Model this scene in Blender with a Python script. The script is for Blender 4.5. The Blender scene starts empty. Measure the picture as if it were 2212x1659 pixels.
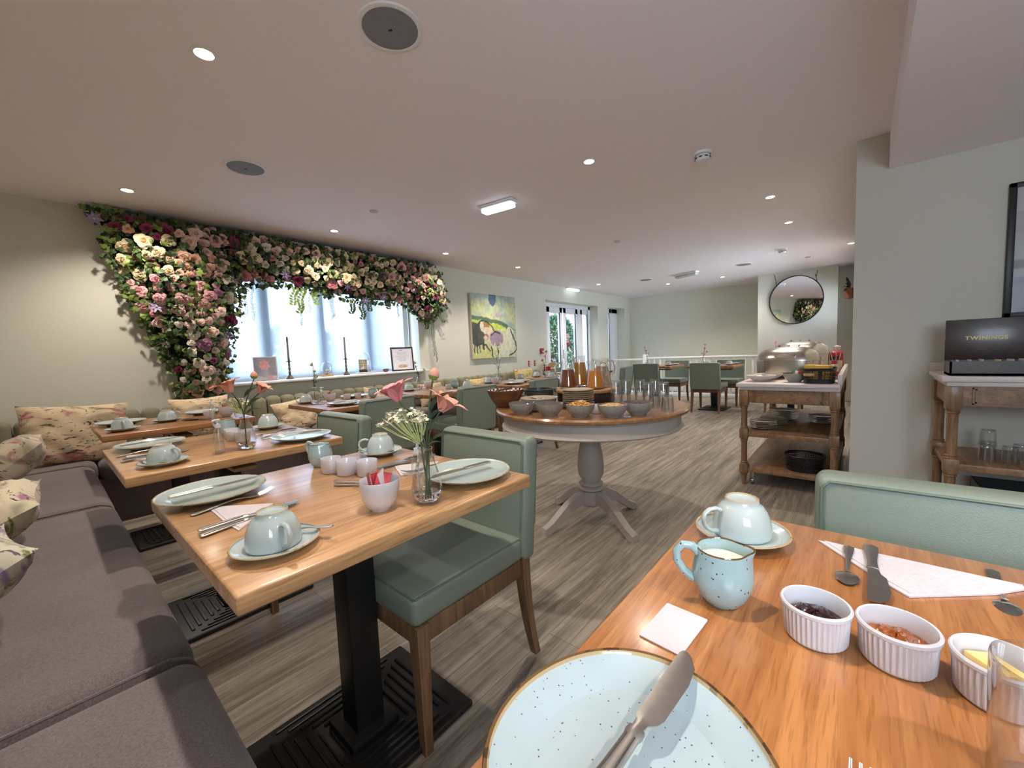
import bpy, math, random
from math import pi, sin, cos, radians
from mathutils import Vector, Matrix
random.seed(7)
S = bpy.context.scene
COL = S.collection
# ------------------------------------------------------------ camera
cam_d = bpy.data.cameras.new('camera'); cam = bpy.data.objects.new('camera', cam_d); COL.objects.link(cam)
CH, WY, FX, BX, PX, PY = 2.365, 4.55, 10.05, 9.02, 3.53, 0.045   # ceiling, window wall, far wall, chimney breast, right wall face / corner
EYE = Vector((0, 0, 1.115))
_p, _r, _y = radians(4.5319), radians(2.3876), radians(49.197)
_f = Vector((sin(_y)*cos(_p), cos(_y)*cos(_p), -sin(_p)))
_ri = Vector((cos(_y), -sin(_y), 0)); _dn = _f.cross(_ri)
_R = _ri*cos(_r) + _dn*sin(_r); _D = _dn*cos(_r) - _ri*sin(_r)
cam.matrix_world = Matrix(((_R.x, -_D.x, -_f.x, EYE.x), (_R.y, -_D.y, -_f.y, EYE.y), (_R.z, -_D.z, -_f.z, EYE.z), (0, 0, 0, 1)))
cam_d.sensor_fit = 'HORIZONTAL'; cam_d.sensor_width = 36; cam_d.lens = 875.47/2212*36
cam_d.clip_start = .01; cam_d.clip_end = 200
S.camera = cam
# ------------------------------------------------------------ view, world
S.view_settings.view_transform = 'Standard'; S.view_settings.look = 'None'
S.view_settings.gamma = 1; S.view_settings.use_curve_mapping = False
S.view_settings.exposure = 0.45
W = bpy.data.worlds.new('sky'); S.world = W; W.use_nodes = True
W.node_tree.nodes['Background'].inputs[0].default_value = (.72, .86, 1.0, 1)
W.node_tree.nodes['Background'].inputs[1].default_value = 16
WARM = (1.0, .89, .765)
SPOT_W = 54.0
try:
    S.cycles.max_bounces = 10; S.cycles.diffuse_bounces = 5; S.cycles.glossy_bounces = 4
    S.cycles.transmission_bounces = 10; S.cycles.transparent_max_bounces = 12
    S.cycles.caustics_reflective = False; S.cycles.caustics_refractive = False
    S.cycles.sample_clamp_indirect = 6
except Exception: pass
def portal(loc, rot, sx, sy):
    l = bpy.data.lights.new('window_portal', 'AREA'); l.shape = 'RECTANGLE'; l.size = sx; l.size_y = sy; l.cycles.is_portal = True
    o = bpy.data.objects.new('window_portal', l); COL.objects.link(o); o.location = loc; o.rotation_euler = rot
portal((2.27, 5.0, 1.45), (radians(-90), 0, 0), 2.4, 1.25)
portal((7.35, 5.0, 1.03), (radians(-90), 0, 0), 2.1, 2.1)
portal((9.29, 5.0, 1.03), (radians(-90), 0, 0), 1.0, 2.1)
portal((-.62, -.85, 1.45), (0, radians(-90), 0), .9, 1.1)
portal((7.5, -.16, 1.55), (radians(90), 0, 0), 2.6, 1.1)  # portal of the unseen window added past the pillar

# ------------------------------------------------------------ material helpers
def lin(c): return tuple((x/12.92 if x <= .04045 else ((x+.055)/1.055)**2.4) for x in c)
def rgb(r, g, b): return lin((r/255, g/255, b/255))
def nm(name):
    m = bpy.data.materials.new(name); m.use_nodes = True
    return m, m.node_tree, m.node_tree.nodes['Principled BSDF']
def lk(t, a, b): t.links.new(a, b)
def N(t, typ, **k):
    n = t.nodes.new(typ)
    for a, v in k.items(): setattr(n, a, v)
    return n
def ramp(t, fac, stops):
    r = N(t, 'ShaderNodeValToRGB'); e = r.color_ramp.elements
    while len(e) < len(stops): e.new(.5)
    for i, (p, c) in enumerate(stops): e[i].position = p; e[i].color = (*c, 1)
    if fac is not None: lk(t, fac, r.inputs[0])
    return r
def coords(t, scale=(1, 1, 1), rot=(0, 0, 0), kind='Object'):
    c = N(t, 'ShaderNodeTexCoord'); m = N(t, 'ShaderNodeMapping')
    m.inputs['Scale'].default_value = scale; m.inputs['Rotation'].default_value = rot
    lk(t, c.outputs[kind], m.inputs[0]); return m.outputs[0]
def bump(t, b, h, s, d=.002):
    n = N(t, 'ShaderNodeBump'); n.inputs['Strength'].default_value = s; n.inputs['Distance'].default_value = d
    lk(t, h, n.inputs['Height']); lk(t, n.outputs[0], b.inputs['Normal'])
def plain(name, c, rough=.5, metal=0, var=.06, scale=30, bs=0, coat=0, sheen=0, emis=None, est=0):
    m, t, b = nm(name)
    b.inputs['Roughness'].default_value = rough; b.inputs['Metallic'].default_value = metal
    if coat: b.inputs['Coat Weight'].default_value = coat; b.inputs['Coat Roughness'].default_value = .12
    if sheen: b.inputs['Sheen Weight'].default_value = sheen
    n = N(t, 'ShaderNodeTexNoise'); n.inputs['Scale'].default_value = scale; n.inputs['Detail'].default_value = 3
    lk(t, coords(t), n.inputs['Vector'])
    r = ramp(t, n.outputs[0], [(.3, tuple(x*(1-var) for x in c)), (.7, tuple(min(1, x*(1+var)) for x in c))])
    lk(t, r.outputs[0], b.inputs['Base Color'])
    if bs: bump(t, b, n.outputs[0], bs)
    if emis: b.inputs['Emission Color'].default_value = (*emis, 1); b.inputs['Emission Strength'].default_value = est
    return m
def wood(name, c1, c2, rough=.4, coat=.0, sc=(2.2, 26, 26), rot=(0, 0, 0), det=4, lam=0, pore=.55):
    m, t, b = nm(name); v = coords(t, sc, rot)
    n = N(t, 'ShaderNodeTexNoise'); n.inputs['Scale'].default_value = 1.0; n.inputs['Detail'].default_value = det; n.inputs['Roughness'].default_value = .62; n.inputs['Distortion'].default_value = .9
    lk(t, v, n.inputs['Vector'])
    r = ramp(t, n.outputs[0], [(.3, c2), (.5, tuple((a+d)/2 for a, d in zip(c1, c2))), (.62, c1), (.8, tuple(min(1, x*1.12) for x in c1))])
    f = N(t, 'ShaderNodeTexNoise'); f.inputs['Scale'].default_value = 5.0; f.inputs['Detail'].default_value = 2
    lk(t, v, f.inputs['Vector'])
    rf = ramp(t, f.outputs[0], [(.38, (.60, .55, .46)), (.46, (1, 1, 1))])
    mx = N(t, 'ShaderNodeMix', data_type='RGBA', blend_type='MULTIPLY'); mx.inputs[0].default_value = pore
    lk(t, r.outputs[0], mx.inputs[6]); lk(t, rf.outputs[0], mx.inputs[7])
    out = mx.outputs[2]
    if lam:   # staves glued side by side
        br = N(t, 'ShaderNodeTexBrick'); br.inputs['Scale'].default_value = 1; br.inputs['Brick Width'].default_value = .95; br.inputs['Row Height'].default_value = lam
        br.inputs['Mortar Size'].default_value = 0; br.inputs['Color1'].default_value = (.86, .84, .8, 1); br.inputs['Color2'].default_value = (1.1, 1.1, 1.12, 1)
        lk(t, coords(t, (1, 1, 1), rot), br.inputs['Vector'])
        m2 = N(t, 'ShaderNodeMix', data_type='RGBA', blend_type='MULTIPLY'); m2.inputs[0].default_value = 1
        lk(t, out, m2.inputs[6]); lk(t, br.outputs[0], m2.inputs[7]); out = m2.outputs[2]
    lk(t, out, b.inputs['Base Color'])
    b.inputs['Roughness'].default_value = rough
    if coat: b.inputs['Coat Weight'].default_value = coat; b.inputs['Coat Roughness'].default_value = .16
    bump(t, b, f.outputs[0], .12, .001)
    return m
def ceramic(name, c, speck=(.12, .12, .12), rough=.12, scale=150, th=.13, var=.04, amt=1.0):
    m, t, b = nm(name); v = coords(t)
    vo = N(t, 'ShaderNodeTexVoronoi'); vo.inputs['Scale'].default_value = scale; lk(t, v, vo.inputs['Vector'])
    n = N(t, 'ShaderNodeTexNoise'); n.inputs['Scale'].default_value = scale*.3; lk(t, v, n.inputs['Vector'])
    n2 = N(t, 'ShaderNodeTexNoise'); n2.inputs['Scale'].default_value = 14; lk(t, v, n2.inputs['Vector'])
    base = ramp(t, n2.outputs[0], [(.3, tuple(x*(1-var) for x in c)), (.7, tuple(min(1, x*(1+var)) for x in c))])
    a = N(t, 'ShaderNodeMath', operation='LESS_THAN'); a.inputs[1].default_value = th; lk(t, vo.outputs['Distance'], a.inputs[0])
    g = N(t, 'ShaderNodeMath', operation='GREATER_THAN'); g.inputs[1].default_value = .47; lk(t, n.outputs[0], g.inputs[0])
    mu = N(t, 'ShaderNodeMath', operation='MULTIPLY'); lk(t, a.outputs[0], mu.inputs[0]); lk(t, g.outputs[0], mu.inputs[1])
    m2 = N(t, 'ShaderNodeMath', operation='MULTIPLY'); m2.inputs[1].default_value = amt; lk(t, mu.outputs[0], m2.inputs[0])
    mx = N(t, 'ShaderNodeMix', data_type='RGBA'); lk(t, m2.outputs[0], mx.inputs[0]); lk(t, base.outputs[0], mx.inputs[6]); mx.inputs[7].default_value = (*speck, 1)
    lk(t, mx.outputs[2], b.inputs['Base Color']); b.inputs['Roughness'].default_value = rough
    b.inputs['Coat Weight'].default_value = .4; b.inputs['Coat Roughness'].default_value = .05
    return m
def glassm(name, c=(1, 1, 1), rough=.0, ior=1.45, thin=False):
    m, t, b = nm(name)
    b.inputs['Base Color'].default_value = (*c, 1); b.inputs['Roughness'].default_value = rough
    b.inputs['Transmission Weight'].default_value = 1; b.inputs['IOR'].default_value = ior
    # let light through clear glass instead of losing it to caustics
    return m
def pane(name, c=(1, 1, 1), refl=.05, pwr=3.2, k=.75):
    m, t, b = nm(name); t.nodes.remove(b)
    tr = N(t, 'ShaderNodeBsdfTransparent'); tr.inputs[0].default_value = (*c, 1)
    g = N(t, 'ShaderNodeBsdfGlossy'); g.inputs['Roughness'].default_value = .02
    lw = N(t, 'ShaderNodeLayerWeight'); lw.inputs[0].default_value = .5
    pw = N(t, 'ShaderNodeMath', operation='POWER'); pw.inputs[1].default_value = pwr; lk(t, lw.outputs['Facing'], pw.inputs[0])
    fr = N(t, 'ShaderNodeMath', operation='MULTIPLY_ADD'); fr.inputs[1].default_value = k; fr.inputs[2].default_value = refl; lk(t, pw.outputs[0], fr.inputs[0])
    mx = N(t, 'ShaderNodeMixShader'); lk(t, fr.outputs[0], mx.inputs[0]); lk(t, tr.outputs[0], mx.inputs[1]); lk(t, g.outputs[0], mx.inputs[2])
    lk(t, mx.outputs[0], t.nodes['Material Output'].inputs[0]); return m
def emit(name, c, s):
    m, t, b = nm(name); t.nodes.remove(b); e = N(t, 'ShaderNodeEmission'); e.inputs[0].default_value = (*c, 1); e.inputs[1].default_value = s
    lk(t, e.outputs[0], t.nodes['Material Output'].inputs[0]); return m
def vcol(name, rough=.6):
    m, t, b = nm(name); a = N(t, 'ShaderNodeAttribute'); a.attribute_name = 'Col'
    lk(t, a.outputs[0], b.inputs['Base Color']); b.inputs['Roughness'].default_value = rough
    n = N(t, 'ShaderNodeTexNoise'); n.inputs['Scale'].default_value = 120; lk(t, coords(t), n.inputs['Vector']); bump(t, b, n.outputs[0], .2, .001)
    return m
def fabric(name, c, c2, scale=260, bs=.35, rough=.9, sheen=.2):
    m, t, b = nm(name); v = coords(t)
    w = N(t, 'ShaderNodeTexNoise'); w.inputs['Scale'].default_value = scale; w.inputs['Detail'].default_value = 2; lk(t, v, w.inputs['Vector'])
    w2 = N(t, 'ShaderNodeTexNoise'); w2.inputs['Scale'].default_value = 6; lk(t, v, w2.inputs['Vector'])
    r = ramp(t, w.outputs[0], [(.3, c2), (.7, c)]); r2 = ramp(t, w2.outputs[0], [(.3, (.88, .88, .88)), (.7, (1.06, 1.06, 1.06))])
    mx = N(t, 'ShaderNodeMix', data_type='RGBA', blend_type='MULTIPLY'); mx.inputs[0].default_value = 1
    lk(t, r.outputs[0], mx.inputs[6]); lk(t, r2.outputs[0], mx.inputs[7]); lk(t, mx.outputs[2], b.inputs['Base Color'])
    b.inputs['Roughness'].default_value = rough; b.inputs['Sheen Weight'].default_value = sheen
    bump(t, b, w.outputs[0], bs, .0015); return m
def floral(name, base, seed=0, dark=(.05, .02, .03), pink=(.42, .10, .14), green=(.16, .17, .04)):
    m, t, b = nm(name); v = coords(t, (3.8, 3.8, 10), (0, 0, .3*sin(seed)))
    mp = v.node; mp.inputs['Location'].default_value = (seed*3.1, seed*1.7, seed)
    def nz(sc, det, dist):
        n = N(t, 'ShaderNodeTexNoise'); n.inputs['Scale'].default_value = sc; n.inputs['Detail'].default_value = det; n.inputs['Distortion'].default_value = dist; lk(t, v, n.inputs['Vector']); return n.outputs[0]
    cur = N(t, 'ShaderNodeRGB'); cur.outputs[0].default_value = (*base, 1); cur = cur.outputs[0]
    for i, (c, lo, hi, sc, ds) in enumerate((((base[0]*.62, base[1]*.62, base[2]*.6), .5, .62, .8, 1.5), (green, .60, .66, 1.3, 2.5), (pink, .585, .67, .9, 2.0), (dark, .62, .66, 2.1, 3.0))):
        mp2 = N(t, 'ShaderNodeMapping'); mp2.inputs['Location'].default_value = (i*5.3, i*2.2, i*7.7); lk(t, v, mp2.inputs[0])
        n = N(t, 'ShaderNodeTexNoise'); n.inputs['Scale'].default_value = sc; n.inputs['Detail'].default_value = 5; n.inputs['Distortion'].default_value = ds; lk(t, mp2.outputs[0], n.inputs['Vector'])
        r = ramp(t, n.outputs[0], [(lo, (0, 0, 0)), (hi, (1, 1, 1))])
        mx = N(t, 'ShaderNodeMix', data_type='RGBA'); lk(t, r.outputs[0], mx.inputs[0]); lk(t, cur, mx.inputs[6]); mx.inputs[7].default_value = (*c, 1); cur = mx.outputs[2]
    lk(t, cur, b.inputs['Base Color']); b.inputs['Roughness'].default_value = .85; b.inputs['Sheen Weight'].default_value = .15
    n = N(t, 'ShaderNodeTexNoise'); n.inputs['Scale'].default_value = 400; lk(t, coords(t), n.inputs['Vector']); bump(t, b, n.outputs[0], .25, .001)
    return m

M = {}
M['wall'] = plain('wall_paint', rgb(212, 212, 199), .85, var=.015, scale=60, bs=.06)
M['wall2'] = plain('wall_paint_pale', rgb(204, 201, 190), .85, var=.015, scale=60, bs=.06)
M['ceil'] = plain('ceiling_paint', rgb(246, 238, 242), .9, var=.012, scale=50, bs=.04)
M['white'] = plain('white_gloss_paint', rgb(232, 234, 234), .35, var=.01)
M['upvc'] = plain('white_window_plastic', rgb(232, 236, 242), .25, var=.01)
M['gasket'] = plain('dark_window_seal', rgb(30, 36, 50), .5)
M['oak'] = wood('oak_tabletop', rgb(196, 153, 108), rgb(168, 122, 80), .3, .55, (1.6, 26, 26), det=5, lam=.12, pore=.6)
M['oak0'] = wood('oak_tabletop_amber', rgb(184, 124, 72), rgb(152, 94, 48), .3, .6, (3.4, 52, 52), det=6, pore=.5)
M['oakd'] = wood('oak_tabletop_aged', rgb(170, 118, 72), rgb(124, 78, 44), .34, .4, (1.8, 26, 26))
M['leg'] = wood('chair_leg_wood', rgb(132, 98, 70), rgb(98, 70, 48), .5, .1, (26, 26, 2))
M['trol'] = wood('trolley_oak', rgb(154, 118, 84), rgb(116, 84, 56), .45, .15, (3, 22, 22), (0, 0, radians(90)))
M['trolv'] = wood('trolley_oak_post', rgb(152, 116, 82), rgb(114, 82, 54), .45, .15, (22, 22, 3))
M['round'] = wood('round_table_oak', rgb(168, 122, 80), rgb(132, 90, 56), .32, .45, (3, 24, 24), (0, 0, .5))
M['greige'] = plain('greige_furniture_paint', rgb(176, 166, 158), .5, var=.03, scale=40)
M['chalk'] = plain('chalk_white_stone', rgb(206, 196, 192), .4, var=.03, scale=80)
M['black'] = plain('black_powder_coat', rgb(22, 22, 23), .45, var=.15, scale=200, bs=.1)
M['leath'] = plain('sage_green_leather', rgb(120, 130, 118), .42, var=.05, scale=420, bs=.22)
M['piping'] = plain('sage_piping', rgb(96, 112, 100), .5, var=.05, scale=300)
M['seatf'] = fabric('taupe_seat_fabric', rgb(122, 111, 110), rgb(94, 85, 86), 300)
M['backf'] = fabric('sage_tweed_fabric', rgb(150, 146, 118), rgb(122, 120, 96), 220)
M['steel'] = plain('polished_steel', rgb(190, 188, 184), .16, 1, var=.03)
M['steeld'] = plain('worn_cutlery_steel', rgb(186, 182, 178), .3, 1, var=.06, scale=90)
M['brush'] = plain('brushed_steel', rgb(196, 190, 182), .22, 1, var=.04)
M['blue'] = ceramic('duck_egg_stoneware', rgb(168, 184, 190), speck=(.10, .12, .13), scale=170, th=.14)
M['blueg'] = ceramic('grey_green_stoneware', rgb(168, 182, 180), speck=(.2, .2, .18), scale=170, th=.12)
M['rim'] = ceramic('tan_glaze_rim', rgb(184, 158, 118), speck=(.1, .05, .02), scale=60, th=.3, amt=.5)
M['rimd'] = ceramic('brown_glaze_edge', rgb(104, 76, 44), speck=(.04, .02, .01), scale=60, th=.4, amt=.8)
M['cup'] = ceramic('pale_stoneware', rgb(180, 192, 192), speck=(.25, .24, .2), scale=190, th=.1)
M['jugb'] = ceramic('speckled_blue_stoneware', rgb(154, 180, 184), speck=(.05, .07, .09), scale=120, th=.16)
M['porc'] = ceramic('white_porcelain', rgb(206, 204, 210), amt=0, var=.01)
M['greyb'] = ceramic('grey_reactive_glaze', rgb(150, 146, 140), speck=(.08, .07, .06), scale=120, th=.32, amt=.6, var=.15)
M['greyi'] = ceramic('dark_grey_glaze', rgb(110, 104, 98), speck=(.05, .05, .05), scale=120, th=.3, amt=.5)
M['beigec'] = ceramic('beige_stoneware', rgb(196, 180, 158), speck=(.2, .14, .1), scale=120, th=.2, amt=.5)
M['darkc'] = ceramic('dark_slate_stoneware', rgb(62, 66, 64), amt=0, rough=.3)
M['platec'] = ceramic('oatmeal_stoneware', rgb(176, 164, 146), speck=(.2, .15, .1), scale=140, th=.2, amt=.4)
M['glass'] = glassm('clear_glass'); M['pane'] = pane('window_glass'); M['paned'] = pane('door_glass', (.62, .68, .70)); M['thin'] = pane('thin_clear_glass', (.965, .98, .985), .09, 2.0, .85)
M['paper'] = plain('white_paper', rgb(208, 198, 204), .8, var=.02, scale=15)
M['napk'] = fabric('paper_napkin', rgb(212, 203, 208), rgb(200, 190, 196), 200, .15)
M['shrub'] = plain('shrub_green', rgb(40, 66, 44), .6, var=.3, scale=5); M['shrubl'] = plain('shrub_light_green', rgb(66, 92, 56), .6, var=.3, scale=5)
M['green'] = plain('ivy_green', rgb(62, 84, 42), .55, var=.35, scale=6)
M['greenl'] = plain('light_leaf_green', rgb(118, 138, 62), .55, var=.3, scale=9)
M['stem'] = plain('stem_green', rgb(70, 86, 54), .5, var=.2)
M['leafd'] = plain('dusky_leaf_green', rgb(74, 96, 72), .45, var=.25, scale=25)
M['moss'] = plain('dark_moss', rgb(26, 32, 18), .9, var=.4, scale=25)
M['lilac'] = plain('lilac_petal', rgb(146, 132, 172), .5, var=.15)
M['pinkp'] = plain('pink_petal', rgb(222, 140, 146), .5, var=.16, scale=22)
M['peachp'] = plain('peach_petal', rgb(228, 160, 140), .5, var=.16, scale=22)
M['whitep'] = plain('cream_petal', rgb(226, 224, 200), .55, var=.1)
M['limep'] = plain('lime_floret', rgb(206, 216, 150), .55, var=.15)
M['plum'] = plain('plum_bud', rgb(120, 54, 60), .5, var=.2)
M['red'] = plain('red_plastic', rgb(158, 28, 34), .35, var=.04)
M['redp'] = plain('red_paper', rgb(196, 62, 74), .6, var=.08)
M['brownp'] = plain('brown_paper', rgb(160, 116, 104), .6, var=.08)
M['yellow'] = plain('yellow_card', rgb(206, 166, 54), .5, var=.05)
M['gold'] = plain('gold_foil', rgb(168, 138, 74), .4, .4, var=.05)
M['teabox'] = wood('mahogany_stained_wood', rgb(58, 36, 30), rgb(40, 24, 20), .4, .25)
M['blk'] = plain('black_plastic', rgb(20, 20, 22), .4, var=.1)
M['antiq'] = plain('antique_bronze', rgb(96, 78, 62), .45, .5, var=.2)
M['candle'] = plain('grey_candle_wax', rgb(112, 104, 108), .5, var=.03)
M['canvas'] = vcol('painted_canvas', .7); M['print'] = vcol('printed_card', .35)
M['edge'] = plain('canvas_edge', rgb(214, 210, 196), .8, var=.04)
M['amber'] = plain('apple_juice', rgb(126, 58, 14), .1, var=.03, coat=.6); M['orange'] = plain('orange_juice', rgb(224, 134, 22), .15, var=.03, coat=.6)
M['orange2'] = plain('tropical_juice', rgb(196, 132, 40), .15, var=.03, coat=.6); M['grape'] = plain('cloudy_grapefruit_juice', rgb(206, 172, 134), .15, var=.03, coat=.6)
M['jam'] = plain('berry_jam', rgb(46, 14, 18), .12, var=.3, scale=90, coat=1, bs=.3)
M['marm'] = plain('orange_marmalade', rgb(150, 80, 24), .12, var=.35, scale=160, coat=1, bs=.6)
M['butter'] = plain('butter', rgb(238, 204, 130), .35, var=.03)
M['milk'] = plain('milk', rgb(236, 226, 204), .2, var=.01)
M['flake'] = plain('corn_flake', rgb(204, 152, 88), .6, var=.3, scale=60)
M['granola'] = plain('granola_oats', rgb(206, 170, 116), .7, var=.35, scale=120, bs=.5)
M['seed'] = plain('pale_seeds', rgb(206, 186, 160), .7, var=.3, scale=150, bs=.5)
M['berry'] = plain('dark_berries', rgb(52, 24, 30), .3, var=.4, scale=90, bs=.5)
M['bowlw'] = wood('acacia_wood', rgb(128, 84, 52), rgb(82, 50, 30), .4, .2, (6, 6, 30))
M['disc'] = wood('pale_wood_disc', rgb(192, 156, 110), rgb(160, 122, 80), .5, 0, (3, 20, 20))
M['drum'] = wood('dark_wood_drum', rgb(58, 44, 36), rgb(36, 26, 20), .5, 0)
M['sign'] = plain('sign_green', rgb(60, 130, 84), .5); M['signw'] = plain('sign_cream', rgb(214, 206, 170), .5)
M['grille'] = plain('speaker_grille', rgb(128, 128, 134), .6, var=.2, scale=600, bs=.2)
M['mirror'] = plain('mirror_glass', (.86, .86, .86), .01, 1, var=0)
M['lamp'] = emit('lamp_bulb', (1, .80, .52), 26); M['strip'] = emit('emergency_light_tube', (.86, .93, 1), 2.2)
M['strip2'] = plain('clear_acrylic_diffuser', rgb(206, 206, 210), .2, var=.03)
M['terra'] = plain('terracotta', rgb(110, 66, 48), .7, var=.15)
M['brickout'] = None

# ------------------------------------------------------------ mesh helpers
class MB:
    def __init__(s): s.v = []; s.f = []; s.m = []; s.T = None
    def add(s, vs, fs, mi=0):
        o = len(s.v)
        if s.T is not None: vs = [tuple(s.T @ Vector(v)) for v in vs]
        s.v += [tuple(v) for v in vs]
        for k, f in enumerate(fs): s.f.append(tuple(i+o for i in f)); s.m.append(mi[k] if isinstance(mi, list) else mi)
        return s
    def box(s, x0, y0, z0, x1, y1, z1, r=0, mi=0, n=1):
        c = Vector(((x0+x1)/2, (y0+y1)/2, (z0+z1)/2)); h = Vector((abs(x1-x0)/2, abs(y1-y0)/2, abs(z1-z0)/2))
        if r <= 0:
            vs = [(x, y, z) for z in (z0, z1) for y in (y0, y1) for x in (x0, x1)]
            return s.add(vs, [(0, 2, 3, 1), (4, 5, 7, 6), (0, 1, 5, 4), (2, 6, 7, 3), (0, 4, 6, 2), (1, 3, 7, 5)], mi)
        r = min(r, h.x*.98, h.y*.98, h.z*.98)
        ax = []
        for k in range(3):
            a = [-h[k]+r*(1-math.tan((1-i/n)*pi/4)) if 0 else -h[k]+r*(i/n) for i in range(n+1)]
            ax.append(a + [-q for q in reversed(a)])
        vs = []; idx = {}; fs = []
        def vid(p):
            q = Vector([max(-(h[k]-r), min(h[k]-r, p[k])) for k in range(3)]); d = p-q
            if d.length > 1e-9: p = q + d.normalized()*r
            key = (round(p.x, 6), round(p.y, 6), round(p.z, 6))
            if key not in idx: idx[key] = len(vs); vs.append(tuple(p+c))
            return idx[key]
        for k in range(3):
            u, w = (k+1) % 3, (k+2) % 3
            for sg in (-1, 1):
                for i in range(len(ax[u])-1):
                    for j in range(len(ax[w])-1):
                        q = []
                        for (a, b) in ((i, j), (i+1, j), (i+1, j+1), (i, j+1)):
                            p = Vector((0, 0, 0)); p[k] = sg*h[k]; p[u] = ax[u][a]; p[w] = ax[w][b]; q.append(vid(p))
                        if len(set(q)) < 3: continue
                        q = list(dict.fromkeys(q)); fs.append(tuple(q if sg > 0 else reversed(q)))
        return s.add(vs, fs, mi)
    def lathe(s, prof, seg=32, c=(0, 0, 0), mi=0, rf=None, close=False):
        vs = []; fs = []; ms = []; L = len(prof)
        for i, (r, z) in enumerate(prof):
            for k in range(seg):
                a = 2*pi*k/seg; rr = r*(rf(a, i, z) if rf else 1); vs.append((c[0]+rr*cos(a), c[1]+rr*sin(a), c[2]+z))
        for i in range(L-1):
            if prof[i][0] < 1e-6 and prof[i+1][0] < 1e-6: continue
            for k in range(seg):
                k2 = (k+1) % seg; fs.append((i*seg+k, i*seg+k2, (i+1)*seg+k2, (i+1)*seg+k)); ms.append(mi[i] if isinstance(mi, (list, tuple)) else mi)
        m0 = mi[0] if isinstance(mi, (list, tuple)) else mi; m1 = mi[-1] if isinstance(mi, (list, tuple)) else mi
        if close != 'open':
            if prof[0][0] > 1e-6: fs.append(tuple(reversed(range(seg)))); ms.append(m0)
            if prof[-1][0] > 1e-6: fs.append(tuple((L-1)*seg+k for k in range(seg))); ms.append(m1)
        return s.add(vs, fs, ms)
    def tube(s, pts, rad, seg=8, mi=0, cap=True, sq=1.0):
        pts = [Vector(p) for p in pts]; n = len(pts); rad = rad if isinstance(rad, (list, tuple)) else [rad]*n
        up = None; vs = []; fs = []
        for i, p in enumerate(pts):
            t = (pts[min(i+1, n-1)]-pts[max(i-1, 0)]).normalized()
            if up is None: up = Vector((0, 0, 1)) if abs(t.z) < .9 else Vector((1, 0, 0))
            a = t.cross(up)
            if a.length < 1e-5: a = t.cross(Vector((0, 1, 0)))
            a.normalize(); b = a.cross(t); b.normalize(); up = b
            for k in range(seg): q = 2*pi*k/seg; vs.append(tuple(p + (a*cos(q) + b*sin(q)*sq)*rad[i]))
        for i in range(n-1):
            for k in range(seg): k2 = (k+1) % seg; fs.append((i*seg+k, i*seg+k2, (i+1)*seg+k2, (i+1)*seg+k))
        if cap: fs.append(tuple(reversed(range(seg)))); fs.append(tuple((n-1)*seg+k for k in range(seg)))
        return s.add(vs, fs, mi)
    def loft(s, secs, mi=0, e=4):      # secs: (x, y, z, width(y), thick(z))
        vs = []; fs = []; n = 8
        for (x, y, z, w, t) in secs:
            for k in range(n):
                a = 2*pi*(k+.5)/n; cy, cz = cos(a), sin(a); q = max(abs(cy), abs(cz)); cy /= q**.7; cz /= q**.7
                vs.append((x, y+cy*w/2, z+cz*t/2))
        for i in range(len(secs)-1):
            for k in range(n): k2 = (k+1) % n; fs.append((i*n+k2, i*n+k, (i+1)*n+k, (i+1)*n+k2))
        L = len(secs)-1; fs.append(tuple(range(n))); fs.append(tuple(L*n+k for k in reversed(range(n))))
        return s.add(vs, fs, mi)
    def prism(s, pts, z0, z1, mi=0):
        n = len(pts); vs = [(x, y, z0) for x, y in pts] + [(x, y, z1) for x, y in pts]
        a = sum(pts[i][0]*pts[(i+1) % n][1]-pts[(i+1) % n][0]*pts[i][1] for i in range(n))
        fs = [tuple(reversed(range(n))), tuple(range(n, 2*n))] + [(i, (i+1) % n, n+(i+1) % n, n+i) for i in range(n)]
        if a < 0: fs = [tuple(reversed(f)) for f in fs]
        return s.add(vs, fs, mi)
    def grid(s, fn, nu, nv, mi=0, thick=0):
        vs = [tuple(fn(i/nu, j/nv)) for i in range(nu+1) for j in range(nv+1)]
        fs = [(i*(nv+1)+j, (i+1)*(nv+1)+j, (i+1)*(nv+1)+j+1, i*(nv+1)+j+1) for i in range(nu) for j in range(nv)]
        return s.add(vs, fs, mi)
    def build(s, name, mats, parent=None, loc=None, rz=0, ang=40, smooth=True):
        me = bpy.data.meshes.new(name); me.from_pydata(s.v, [], s.f)
        if not isinstance(mats, (list, tuple)): mats = [mats]
        for m in mats: me.materials.append(M[m] if isinstance(m, str) else m)
        if len(mats) > 1: me.polygons.foreach_set('material_index', s.m)
        if smooth:
            me.polygons.foreach_set('use_smooth', [True]*len(s.f))
            if ang < 180: me.set_sharp_from_angle(angle=radians(ang))
        me.update()
        o = bpy.data.objects.new(name, me); COL.objects.link(o)
        if parent is not None: o.parent = parent
        if loc is not None: o.location = loc
        if rz: o.rotation_euler = (0, 0, rz)
        return o
def tag(o, label, cat, group=None, kind=None):
    if label: o['label'] = label
    if cat: o['category'] = cat
    if group: o['group'] = group
    if kind: o['kind'] = kind
    return o
def thing(name, label, cat, loc=(0, 0, 0), rz=0, group=None):
    o = bpy.data.objects.new(name, None); COL.objects.link(o); o.empty_display_size = .05
    o.location = loc; o.rotation_euler = (0, 0, rz); return tag(o, label, cat, group)
def dup(root, label, loc, rz=0, group=None):
    r = root.copy(); COL.objects.link(r); r.location = loc
    r.rotation_euler = (root.rotation_euler.x, root.rotation_euler.y, rz) if not isinstance(rz, tuple) else rz
    r['label'] = label
    if group: r['group'] = group
    for ch in list(root.children):
        c = ch.copy(); COL.objects.link(c); c.parent = r
        for g in list(ch.children):
            d = g.copy(); COL.objects.link(d); d.parent = c
    return r
PROTO = {}
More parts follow.
